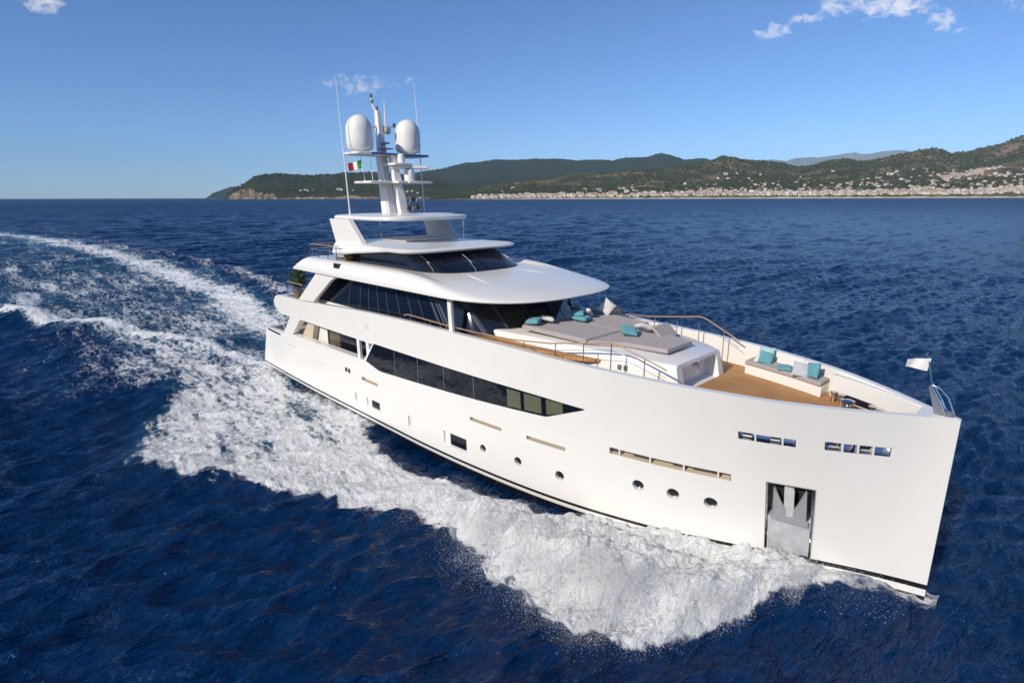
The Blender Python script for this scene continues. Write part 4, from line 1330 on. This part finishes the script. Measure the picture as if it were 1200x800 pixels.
def sea_material():
    t = NT('sea_water')
    t.n.remove(t.b)
    out = [n for n in t.n if n.type == 'OUTPUT_MATERIAL'][0]
    a1 = t.new('ShaderNodeAttribute'); a1.attribute_name = 'foam'
    a2 = t.new('ShaderNodeAttribute'); a2.attribute_name = 'aeration'
    fo, ae = a1.outputs['Fac'], a2.outputs['Fac']
    v = t.coord()
    vs = t.coord((.34, 1.35, 1))
    n1 = t.noise(vs, .55, 9, .62, .6)
    n2 = t.noise(v, 2.6, 7, .6, .9)
    vo = t.new('ShaderNodeTexVoronoi', feature='DISTANCE_TO_EDGE')
    wv = t.new('ShaderNodeVectorMath', operation='ADD')
    nz = t.new('ShaderNodeTexNoise'); t.l.new(v, nz.inputs['Vector']); nz.inputs['Scale'].default_value = 1.1; nz.inputs['Detail'].default_value = 5
    t.l.new(vs, wv.inputs[0]); t.l.new(nz.outputs['Color'], wv.inputs[1])
    t.l.new(wv.outputs[0], vo.inputs['Vector']); vo.inputs['Scale'].default_value = 1.5
    lace = t.math('SUBTRACT', 1.0, t.math('MULTIPLY', vo.outputs['Distance'], 3.0), clamp=True)
    n3 = t.noise(v, 9.5, 5, .6, .5)
    nn = t.math('ADD', t.math('ADD', t.math('MULTIPLY', n1, .75), t.math('MULTIPLY', n2, .48)), t.math('MULTIPLY', lace, .16))
    nn = t.math('ADD', nn, t.math('MULTIPLY', n3, .30))
    nn = t.math('SUBTRACT', t.math('MULTIPLY', nn, 1.50), .76)     # about 0..1
    lo = t.math('SUBTRACT', .98, t.math('MULTIPLY', fo, 1.22))
    m = t.sstep(lo, t.math('ADD', lo, t.math('SUBTRACT', .62, t.math('MULTIPLY', fo, .30))), nn)
    m = t.math('MULTIPLY', m, t.sstep(.02, .14, fo), clamp=True)
    # water body
    w = t.new('ShaderNodeBsdfPrincipled')
    deep = t.mix(t.noise(v, .05, 3), (0.0006, 0.0165, 0.068, 1), (0.0010, 0.025, 0.094, 1))
    body = t.mix(t.math('ADD', t.math('MULTIPLY', ae, .75), t.math('MULTIPLY', t.sstep(.3, .9, fo), .22), clamp=True), deep, (0.035, 0.16, 0.25, 1))
    t.l.new(body, w.inputs['Base Color'])
    w.inputs['IOR'].default_value = 1.33
    a3 = t.new('ShaderNodeAttribute'); a3.attribute_name = 'ruffle'   # waves finer than the mesh at that distance
    t.l.new(t.math('ADD', .06, t.math('MULTIPLY', a3.outputs['Fac'], .36)), w.inputs['Roughness'])
    w.inputs['Specular IOR Level'].default_value = 0.56
    tcr = t.new('ShaderNodeTexCoord'); mpr = t.new('ShaderNodeMapping', vector_type='TEXTURE')
    mpr.inputs['Rotation'].default_value = (0, 0, mean_dir); mpr.inputs['Scale'].default_value = (1, 2.6, 1)
    t.l.new(tcr.outputs['Object'], mpr.inputs[0]); vr = mpr.outputs[0]
    h1 = t.noise(vr, 1.5, 5, .6, .5)
    h2 = t.noise(vr, 5.0, 4, .65, .6)
    h3 = t.noise(vr, .16, 4, .6)
    b = t.bump(h3, .35, 1.1)
    b = t.bump(h1, 1.0, .50, b)
    b = t.bump(h2, 1.0, .15, b)
    t.l.new(b, w.inputs['Normal'])
    f = t.new('ShaderNodeBsdfPrincipled')
    fn = t.noise(v, 3.2, 8, .65, .3)
    t.l.new(t.mix(t.sstep(.3, .7, fn), (0.78, 0.81, 0.84, 1), (0.91, 0.91, 0.90, 1)), f.inputs['Base Color'])
    f.inputs['Roughness'].default_value = .9
    f.inputs['Specular IOR Level'].default_value = .15
    fb = t.bump(t.math('ADD', fn, t.math('MULTIPLY', t.noise(v, 13, 4, .7), .6)), 1.0, .16)
    t.l.new(fb, f.inputs['Normal'])
    mx = t.new('ShaderNodeMixShader')
    t.l.new(t.math('MULTIPLY', m, .96), mx.inputs[0]); t.l.new(w.outputs[0], mx.inputs[1]); t.l.new(f.outputs[0], mx.inputs[2])
    t.l.new(mx.outputs[0], out.inputs['Surface'])
    return t.m


MSEA = sea_material()
sea = mesh_np('sea', P, Q4, MSEA, True, {'foam': foam, 'aeration': aer, 'ruffle': sm(math.log(.25), math.log(9), np.log(sp))})
# close the middle of the sheet under the helicopter
sea['kind'] = 'structure'

# ------------------------------------------------------------------ spray thrown from the bow
MSPRAY = NT('spray')
MSPRAY.b.inputs['Base Color'].default_value = (.86, .86, .86, 1)
MSPRAY.b.inputs['Roughness'].default_value = .6
MSPRAY.l.new(MSPRAY.mix(MSPRAY.noise(MSPRAY.coord(), 5, 3), (.88, .89, .90, 1), (.93, .93, .92, 1)), MSPRAY.b.inputs['Base Color'])
_tr = MSPRAY.new('ShaderNodeBsdfTranslucent'); _tr.inputs[0].default_value = (.9, .9, .9, 1)
_ms = MSPRAY.new('ShaderNodeMixShader'); _ms.inputs[0].default_value = .22
MSPRAY.l.new(MSPRAY.b.outputs[0], _ms.inputs[1]); MSPRAY.l.new(_tr.outputs[0], _ms.inputs[2])
MSPRAY.l.new(_ms.outputs[0], [n for n in MSPRAY.n if n.type == 'OUTPUT_MATERIAL'][0].inputs['Surface'])
MSPRAY = MSPRAY.m
OCT = np.array([(1, 0, 0), (-1, 0, 0), (0, 1, 0), (0, -1, 0), (0, 0, 1), (0, 0, -1)], float)
TET = np.array([(1, 1, 1), (1, -1, -1), (-1, 1, -1), (-1, -1, 1)], float) * .9
TEF = np.array([(0, 1, 3), (0, 2, 1), (0, 3, 2), (1, 2, 3)])
OCF = np.array([(0, 2, 4), (2, 1, 4), (1, 3, 4), (3, 0, 4), (2, 0, 5), (1, 2, 5), (3, 1, 5), (0, 3, 5)])


def drops(name, C, rad_, mat, V0=OCT, F0=OCF):
    n, k = len(C), len(V0)
    jit = rng.uniform(.7, 1.3, (n, k, 1))
    V = C[:, None, :] + V0[None] * rad_[:, None, None] * jit
    F = (F0[None] + (np.arange(n) * k)[:, None, None]).reshape(-1, 3)
    return mesh_np(name, V.reshape(-1, 3), F, mat, True)


def spray_points(n):
    xx = rng.uniform(24.5, 39.3, n * 6)
    H = np.interp(xx, CRX, CRH)
    keep = rng.uniform(0, 1.25, len(xx)) < H
    xx = xx[keep]; H = H[keep]
    # thrown outwards and falling, clumped along the crest
    t = rng.beta(1.3, 1.6, len(xx))
    yy = np.interp(xx, CRX, CRY) - .9 + t * (np.interp(xx, EX, EY) - np.interp(xx, CRX, CRY) + 1.3)
    clump = fbm(xx * 1.4, yy * 1.4, 3, 131)
    keep = rng.uniform(.34, .66, len(xx)) < clump
    xx, yy, t, H, clump = xx[keep][:n], yy[keep][:n], t[keep][:n], H[keep][:n], clump[keep][:n]
    top = H * (1.25 * np.sin(np.pi * np.clip(t * .9 + .12, 0, 1)) ** .8) * (.55 + 1.0 * (clump - .3))
    zz = SEA + .05 + top * rng.beta(2.2, 1.2, len(xx)) * 1.25 + rng.exponential(.09, len(xx))
    return np.stack([xx, -yy, zz], 1)


C = spray_points(30000)
rr_ = np.minimum(.0035 + rng.exponential(.003, len(C)), .014)
# fine haze of drops falling clear of the sheet
C2 = spray_points(170000)
fan = rng.gamma(1.4, .25, len(C2)) * (.3 + 1.4 * fbm(C2[:, 0] * 1.2, C2[:, 0] * 0, 3, 141)) * np.interp(C2[:, 0], [24, 37, 39.3], [.8, 1.05, .35])
C2[:, 1] -= fan
C2[:, 0] -= fan * .35
C2[:, 2] += rng.exponential(.16, len(C2)) - .3 * rng.uniform(0, 1, len(C2))
n3 = 16000
C3 = np.stack([rng.triangular(38.0, 38.6, 41.95, n3), np.zeros(n3), np.zeros(n3)], 1)
C3[:, 1] = -(hullY(C3[:, 0], .0) + rng.exponential(.30, n3)); C3[:, 2] = SEA + .12 + rng.exponential(.13, n3)
CC = np.r_[C, C2, C3]; RR = np.r_[rr_, .0022 + rng.exponential(.0017, len(C2)), .003 + rng.exponential(.003, n3)]
sp_o = drops('bow_spray', CC, np.minimum(RR, .011), MSPRAY, TET, TEF)
tag(sp_o, 'white spray thrown up by the bow of the yacht', 'spray', None, 'stuff')
# droplets and flecks along the ragged edge of the wash
xx = rng.uniform(0, 26, 26000); yy = np.interp(xx, EX, EY) - rng.exponential(.8, len(xx)) + .25
d_, _, e_, _ = wake(xx, -yy)
k_ = (d_ > .55) & (rng.uniform(0, 1, len(xx)) < .6)
xx, yy = xx[k_], yy[k_]
hz = lift(xx, -yy) + (fbm(xx * 1.3, -yy * 1.3, 3, 81) - .5) * .42
Z_ = SEA + sea_height(xx, -yy, 1.0)[0] * .5 + hz + rng.exponential(.07, len(xx))
fl_o = drops('wash_spray', np.stack([xx, -yy, Z_], 1), .003 + rng.exponential(.003, len(xx)), MSPRAY)
tag(fl_o, 'white flecks of foam tossed up along the edge of the wash', 'spray', None, 'stuff')


# ------------------------------------------------------------------ the coast: hills, shore and towns at their distances
CP = math.cos(PITCH)


def place(px, b):
    # ground point on the bearing of a picture column at forward distance b
    t = (np.asarray(px, float) - 600) / 660 * CP
    return CAMX + b * (F2[0] + t * R2[0]), CAMY + b * (F2[1] + t * R2[1])


def hor(px): return 232.8 - .0031 * np.asarray(px, float)


def ridge_h(prof, px, b):
    P_ = np.array(prof, float)
    return np.maximum(np.interp(px, P_[:, 0], np.interp(P_[:, 0], P_[:, 0], hor(P_[:, 0]) - P_[:, 1])), 0) * b / 660 * CP ** 2 + 0.0


NEAR = [(500, 233), (540, 226), (560, 220), (585, 213), (610, 210), (640, 208), (680, 201), (700, 202), (747, 199), (775, 197), (800, 193), (827, 188), (843, 181.5), (855, 183), (867, 186), (880, 187), (907, 189), (933, 194), (945, 193), (952, 191.5), (965, 187), (981, 185), (992, 185), (1000, 188), (1012, 187), (1029, 184), (1061, 177), (1072, 175), (1085, 173), (1095, 174), (1107, 179), (1113, 177), (1120, 178), (1140, 173), (1160, 169), (1181, 160), (1200, 154), (1250, 144), (1330, 150), (1450, 168), (1600, 190), (1750, 215), (1800, 226)]
MID = [(380, 230), (430, 214), (470, 206), (492, 201), (520, 197), (547, 190.5), (560, 190), (581, 186.7), (600, 187.4), (627, 186), (656, 186), (677, 188), (690, 186.8), (704, 187), (717, 188), (733, 184.5), (757, 184), (766, 180.5), (773, 179.5), (781, 181), (787, 182.7), (800, 187), (821, 185), (832, 188), (860, 194), (900, 200), (1000, 210), (1100, 220)]
HEAD = [(263, 232), (268, 226), (275, 220.7), (283, 217), (291, 213), (299, 207.5), (307, 204.5), (320, 203), (331, 202.5), (340, 203.5), (352, 204), (373, 204.7), (384, 203.5), (395, 203), (411, 201.5), (425, 201.5), (443, 200.7), (460, 202), (480, 204), (500, 207), (530, 214), (560, 220), (590, 226), (620, 231)]
FARH = [(241, 232.2), (246, 229), (250, 226), (256, 224), (262, 222), (272, 218.5), (280, 218), (292, 219), (310, 222), (340, 228)]
FARM = [(860, 215), (880, 192), (890, 188), (903, 187.5), (917, 189), (928, 186), (940, 184.8), (955, 185), (965, 183.5), (971, 183), (985, 180.5), (995, 179.5), (1005, 181), (1013, 181), (1025, 178.5), (1040, 177), (1053, 177), (1067, 180), (1090, 186), (1120, 200)]


def hill_mat(name, c_lo, c_hi, c_rock, rock_at=.62, cell=9.0):
    t = NT(name)
    v = t.coord()
    n1 = t.noise(v, 1 / 260., 6, .6)
    n2 = t.noise(v, 1 / cell / 2, 3, .7)
    vo = t.new('ShaderNodeTexVoronoi'); t.l.new(v, vo.inputs['Vector']); vo.inputs['Scale'].default_value = 1 / cell
    c = t.mix(t.sstep(.25, .75, t.math('ADD', t.math('MULTIPLY', n2, .6), t.math('MULTIPLY', n1, .4))), (*c_lo, 1), (*c_hi, 1))
    c = t.mix(t.math('MULTIPLY', t.sstep(rock_at, rock_at + .10, t.noise(v, 1 / 420., 7, .65, .5)), .8), c, (*c_rock, 1))
    t.l.new(c, t.b.inputs['Base Color'])
    t.b.inputs['Roughness'].default_value = .95
    t.b.inputs['Specular IOR Level'].default_value = .1
    t.l.new(t.bump(t.math('ADD', vo.outputs['Distance'], n2), 1.0, cell * .7), t.b.inputs['Normal'])
    return t.m


class Hill:
    def __init__(s, name, prof, b0, b1, b2, mat, nx, nz, amp, seed, shape=.85):
        s.prof, s.b0, s.b1, s.b2, s.amp, s.seed, s.shape = prof, b0, b1, b2, amp, seed, shape
        s.p0, s.p1 = prof[0][0], prof[-1][0]
        px = np.linspace(s.p0, s.p1, nx)
        tt = np.r_[np.linspace(0, 1, nz), np.linspace(1.08, 1.9, 8)]
        PX, T = np.meshgrid(px, tt)
        b = s.bdist(T)
        X, Y = place(PX, b)
        Z = s.height(PX, T)
        n = len(px)
        i = (np.arange(len(tt) - 1)[:, None] * n + np.arange(n - 1)[None, :])
        F = np.stack([i, i + 1, i + 1 + n, i + n], -1).reshape(-1, 4)
        s.o = mesh_np(name, np.stack([X.ravel(), Y.ravel(), Z.ravel()], 1), F, mat)
        s.o['kind'] = 'structure'

    def bdist(s, T): return np.where(T <= 1, s.b0 + (s.b1 - s.b0) * T, s.b1 + (s.b2 - s.b1) * (T - 1) / .9)

    def height(s, PX, T):
        PX, T = np.asarray(PX, float), np.asarray(T, float)
        b = s.bdist(T)
        H = ridge_h(s.prof, PX, s.b1)
        X, Y = place(PX, b)
        L = 900. * s.b1 / 5000
        sh = np.where(T <= 1, np.clip(T, 0, 1) ** s.shape, np.clip(1 - (T - 1) / .9, 0, 1))
        spur = fbm(X / L, Y / L, 5, s.seed)                      # spurs and valleys running to the shore
        mod = 1 - np.sin(np.pi * np.clip(T, 0, 1)) * (1 - spur) * .85
        tree = (fbm(X / 14., Y / 14., 3, s.seed + 7) - .5) * s.amp * np.clip(T * 8, 0, 1)
        z = H * sh * mod + tree * np.clip(H / 60, 0, 1)
        return z + SEA - 1.0 + np.clip(T * 60, 0, 1) * 3.0


G_NEAR = hill_mat('wooded_hill', (.028, .040, .018), (.16, .142, .075), (.28, .19, .13), .52, 9)
G_HEAD = hill_mat('dark_headland', (.018, .024, .014), (.062, .062, .030), (.16, .115, .07), .62, 10)
G_MID = hill_mat('far_wooded_ridge', (.012, .022, .014), (.030, .042, .022), (.06, .055, .04), .72, 16)
near = Hill('hills', NEAR, 3500, 5300, 7500, G_NEAR, 1500, 90, 15, 200, .75)
mid = Hill('far_hills', MID, 7600, 10500, 14000, G_MID, 600, 40, 26, 300, .7)
head = Hill('headland', HEAD, 5600, 6500, 8500, G_HEAD, 700, 60, 17, 400, .55)
farh = Hill('far_headland', FARH, 13000, 14500, 17000, G_MID, 160, 20, 26, 500, .6)
farm = Hill('mountains', FARM, 30000, 36000, 42000, hill_mat('bare_mountain', (.06, .06, .05), (.14, .12, .10), (.22, .19, .16), .5, 60), 300, 30, 110, 600, .8)

# pale rock face and road cut at the foot of the headland
CLIFF = NT('cliff_rock')
_v = CLIFF.coord()
CLIFF.l.new(CLIFF.ramp(CLIFF.noise(_v, 1 / 40., 7, .65), [(.35, (.035, .035, .022)), (.5, (.16, .12, .08)), (.65, (.36, .28, .19))]), CLIFF.b.inputs['Base Color'])
CLIFF.b.inputs['Roughness'].default_value = .95


def shore_wall(name, hill, p0, p1, htop, back, mat, n=220, seed=5):
    px = np.linspace(p0, p1, n)
    w = np.sin(np.pi * np.clip((px - p0) / (p1 - p0), 0, 1)) ** .4
    h = htop * w * (.35 + 1.1 * fbm(px * .12, px * 0, 4, seed))
    rows_ = []
    for f, zf in ((-20, -1), (-12, .35), (-5, .75), (2, 1.0), (back, 1.02), (back + 10, -.2)):
        X, Y = place(px, hill.b0 + f + 14 * fbm(px * .3, px * 0 + f, 3, seed + 3))
        rows_.append(np.stack([X, Y, SEA + np.maximum(h * zf, -1.2)], 1))
    Pn = np.concatenate(rows_)
    i = (np.arange(len(rows_) - 1)[:, None] * n + np.arange(n - 1)[None, :])
    F = np.stack([i, i + 1, i + 1 + n, i + n], -1).reshape(-1, 4)
    o = mesh_np(name, Pn, F, mat); o['kind'] = 'structure'
    return o


shore_wall('cliff', head, 268, 326, 95, 70, CLIFF.m)
shore_wall('cliff', head, 322, 520, 26, 40, CLIFF.m, 220, 9)
BEACH = simple('beach_sand', (.50, .44, .37), .95, var=.15, nscale=.02)
shore_wall('beach', near, 545, 1760, 9, 40, BEACH, 700, 15)

# far-off woods as a scatter of crowns over the slopes
def woods(hill, n, seed, sz):
    px = rng.uniform(hill.p0 + 4, hill.p1 - 4, n); T = rng.uniform(.03, 1.03, n) ** .8
    Z = hill.height(px, T); X, Y = place(px, hill.bdist(T))
    dens = fbm(X / 160, Y / 160, 3, seed)
    k = (dens > .40) & (px > 230) & (px < 1330)
    C = np.stack([X, Y, Z + sz * .35], 1)[k]
    return C, rng.uniform(.6, 1.35, len(C)) * sz


WOOD = simple('wood_canopy', (.045, .060, .026), .95, var=.5, nscale=.03, spec=.1)
for hill, n, sd, sz in ((near, 42000, 11, 7.0), (head, 9000, 12, 9.0)):
    C, s_ = woods(hill, n, sd, sz)
    o = drops('woodland', C, s_, WOOD)
    tag(o, 'wooded slope of dark green trees on the ' + ('hills above the town' if hill is near else 'headland left of the mast'), 'woodland', None, 'stuff')

# buildings
ROOFS = [simple('terracotta_roof', (.33, .21, .15), .8, var=.2, nscale=.1), simple('grey_roof', (.28, .27, .26), .8, var=.1, nscale=.1)]


def wall_mat(name, col):
    # plaster with rows of dark window openings
    t = NT(name); v = t.coord()
    br = t.new('ShaderNodeTexBrick'); br.offset = 0
    sx = t.new('ShaderNodeSeparateXYZ'); t.l.new(v, sx.inputs[0])
    cb = t.new('ShaderNodeCombineXYZ'); t.l.new(t.math('ADD', sx.outputs[0], sx.outputs[1]), cb.inputs[0]); t.l.new(sx.outputs[2], cb.inputs[1])
    t.l.new(cb.outputs[0], br.inputs['Vector'])
    br.inputs['Scale'].default_value = 1; br.inputs['Brick Width'].default_value = 3.4; br.inputs['Row Height'].default_value = 3.2
    br.inputs['Mortar Size'].default_value = .95; br.inputs['Mortar Smooth'].default_value = 0
    br.inputs['Color1'].default_value = (.06, .065, .07, 1); br.inputs['Color2'].default_value = (.10, .09, .08, 1)
    c = t.noise(v, .15, 4)
    t.l.new(t.mix(c, (*[k * .88 for k in col], 1), (*col, 1)), br.inputs['Mortar'])
    t.l.new(br.outputs['Color'], t.b.inputs['Base Color']); t.b.inputs['Roughness'].default_value = .85
    return t.m


WALLS = {k: wall_mat(k + '_plaster', c) for k, c in dict(white=(.78, .75, .70), cream=(.70, .62, .48), pink=(.66, .53, .46), ochre=(.62, .52, .38)).items()}


def house_mesh(kind, w, d, h, pitched, wall):
    mb = MB()
    mb.prism([(-w / 2, -d / 2), (w / 2, -d / 2), (w / 2, d / 2), (-w / 2, d / 2)], 'z', -6, h, 0)
    e = .6
    if pitched:
        rh = d * .22
        mb.loft([[(-w / 2 - e, -d / 2 - e, h + .02), (-w / 2 - e, d / 2 + e, h + .02), (-w / 2 - e, 0, h + rh)], [(w / 2 + e, -d / 2 - e, h + .02), (w / 2 + e, d / 2 + e, h + .02), (w / 2 + e, 0, h + rh)]], 1)
    else:
        mb.box((-w / 2 - .3, -d / 2 - .3, h + .02), (w / 2 + .3, d / 2 + .3, h + .9), 1)
        mb.box((-w * .15, -d * .2, h + .9), (w * .15, d * .2, h + 3), 0)
    o = mb.build(kind, [WALLS[wall], ROOFS[0 if pitched else 1]], None, 0)
    me = o.data; bpy.data.objects.remove(o)
    return me


KINDS_ = {
    'shore': [('apartment_block', house_mesh('apartment_block', 26, 14, 17, False, 'white'), 'white flat-roofed apartment block in the row along the shore', 'apartment block', 'white blocks along the shore'),
              ('apartment_block', house_mesh('apartment_block', 22, 14, 14, True, 'cream'), 'cream apartment block with tiled roof in the row along the shore', 'apartment block', 'cream blocks along the shore'),
              ('town_house', house_mesh('town_house', 14, 12, 11, True, 'pink'), 'pink town house with tiled roof in the row along the shore', 'house', 'pink houses along the shore'),
              ('town_house', house_mesh('town_house', 13, 11, 10, True, 'ochre'), 'ochre town house with tiled roof in the row along the shore', 'house', 'ochre houses along the shore')],
    'slope': [('villa', house_mesh('villa', 18, 13, 9, True, 'white'), 'white villa with tiled roof among trees on the green hillside', 'house', 'white villas on the hillside'),
              ('villa', house_mesh('villa', 17, 12, 8, True, 'cream'), 'cream villa with tiled roof among trees on the green hillside', 'house', 'cream villas on the hillside'),
              ('hillside_block', house_mesh('hillside_block', 24, 14, 13, False, 'pink'), 'pinkish apartment block standing on the hillside above the town', 'apartment block', 'pinkish blocks on the hillside')],
}
FACE = math.atan2(FWD.y, FWD.x) + math.pi / 2


def put_house(k, hill, px, T, sc=1.0):
    name, me, lab, cat, grp = k
    X, Y = place(px, hill.bdist(np.array(T)))
    o = bpy.data.objects.new(name, me); COL.objects.link(o)
    o.location = (float(X), float(Y), float(hill.height(px, T)) + .5)
    o.rotation_euler = (0, 0, FACE + random.uniform(-.5, .5))
    o.scale = (sc, sc, sc)
    tag(o, lab, cat, grp)
    return o


def dens_slope(px):
    return float(np.interp(px, [560, 700, 800, 840, 900, 960, 1040, 1080, 1140, 1200, 1300], [.05, .1, .3, .8, .7, .8, .9, 1, 1, 1, .4]))


cnt = 0
for q in np.linspace(556, 1215, 150):
    if 722 < q < 780 and random.random() < .5: continue
    k = random.choices(KINDS_['shore'], [5, 4, 3, 2])[0]
    put_house(k, near, q + random.uniform(-2, 2), random.uniform(.022, .05), random.uniform(.85, 1.2)); cnt += 1
while cnt < 250:
    q = random.uniform(580, 1205)
    if random.random() > dens_slope(q): continue
    T = random.betavariate(1.2, 2.4) * .8 + .06
    k = random.choices(KINDS_['slope'], [5, 4, 2])[0]
    put_house(k, near, q, T, random.uniform(.9, 1.35)); cnt += 1
# a few on the headland
for q, T, sc in ((354, .16, 1.3), (359, .2, 1.5), (362, .13, 1.2), (368, .18, 1.2), (398, .2, 2.0), (402, .17, 1.6), (415, .12, 1.2), (478, .1, 1.1), (484, .12, 1.2), (490, .08, 1.2)):
    o = put_house(KINDS_['slope'][random.choice((0, 1, 2))], head, q, T, sc)
    o['label'] = 'pale building on the dark headland left of the mast'; o['group'] = 'buildings on the headland'

# the rest of the town, too many and too small to count
tv, tf, tm_ = [], [], []
def town_box(px, T, w, d, h, mi, hill=near):
    X, Y = place(px, hill.bdist(np.array(T))); Z = float(hill.height(px, T)); a = FACE + random.uniform(-.4, .4)
    c, s = math.cos(a), math.sin(a); o = len(tv)
    for zz in (-5, h):
        for ux, uy in ((-1, -1), (1, -1), (1, 1), (-1, 1)):
            tv.append((float(X) + (ux * w * c - uy * d * s) / 2, float(Y) + (ux * w * s + uy * d * c) / 2, Z + zz))
    tv.append((float(X) - w * c / 2, float(Y) - w * s / 2, Z + h + d * .22)); tv.append((float(X) + w * c / 2, float(Y) + w * s / 2, Z + h + d * .22))
    for q in ((0, 1, 5, 4), (1, 2, 6, 5), (2, 3, 7, 6), (3, 0, 4, 7)): tf.append(tuple(o + i for i in q)); tm_.append(mi)
    for q in ((4, 5, 9, 8), (6, 7, 8, 9), (5, 6, 9), (7, 4, 8)): tf.append(tuple(o + i for i in q)); tm_.append(4)


for k in range(1150):
    q = random.uniform(556, 1330)
    if 725 < q < 775 and random.random() < .6: continue
    T = .018 + abs(random.gauss(0, .024))
    town_box(q, T, random.uniform(10, 24), random.uniform(9, 14), random.uniform(7, 15), random.choices((0, 1, 2, 3), (5, 4, 3, 2))[0])
for k in range(340):
    q = random.uniform(580, 1330)
    if random.random() > dens_slope(q): continue
    cl_ = fbm(np.array([q / 18.]), np.array([k * 0. + 3]), 2, 77)[0]
    T = random.betavariate(1.1, 3.2) * .9 + .04
    town_box(q, T, random.uniform(9, 18), random.uniform(8, 12), random.uniform(5, 10), random.choices((0, 1, 2, 3), (5, 4, 3, 2))[0])
# the terraced village on the right-hand slope
for k in range(260):
    t_ = random.random()
    town_box(1100 + 60 * t_ + random.gauss(0, 5), .42 + .14 * t_ + random.gauss(0, .02), random.uniform(10, 22), 11, random.uniform(6, 12), random.choice((0, 1, 2, 2)))
me = bpy.data.meshes.new('town'); me.from_pydata(tv, [], tf)
for k in ('white', 'cream', 'pink', 'ochre'): me.materials.append(WALLS[k])
me.materials.append(ROOFS[0]); me.polygons.foreach_set('material_index', tm_); me.update()
to = bpy.data.objects.new('town', me); COL.objects.link(to)
tag(to, 'dense pale houses of the seaside town spread along the coast', 'town', None, 'stuff')

# ------------------------------------------------------------------ the air between
hz_m = bpy.data.materials.new('haze'); hz_m.use_nodes = True
hn_, hl2 = hz_m.node_tree.nodes, hz_m.node_tree.links
hn_.clear()
ho = hn_.new('ShaderNodeOutputMaterial'); pv = hn_.new('ShaderNodeVolumePrincipled')
pv.inputs['Color'].default_value = (.52, .76, 1.0, 1)
pv.inputs['Density'].default_value = 1.7e-5
pv.inputs['Anisotropy'].default_value = -0.25
hl2.new(pv.outputs[0], ho.inputs['Volume'])
L_ = 45000.0
ztop = max(float(v.co.z) for h in (near, mid, head, farh, farm) for v in h.o.data.vertices) + 40
hz = MB().box((CAMX - L_, CAMY - L_, SEA - 8), (CAMX + L_, CAMY + L_, ztop)).build('haze', hz_m, None, 0)
tag(hz, 'thin blue haze over the sea and the coast', 'haze', None, 'stuff')
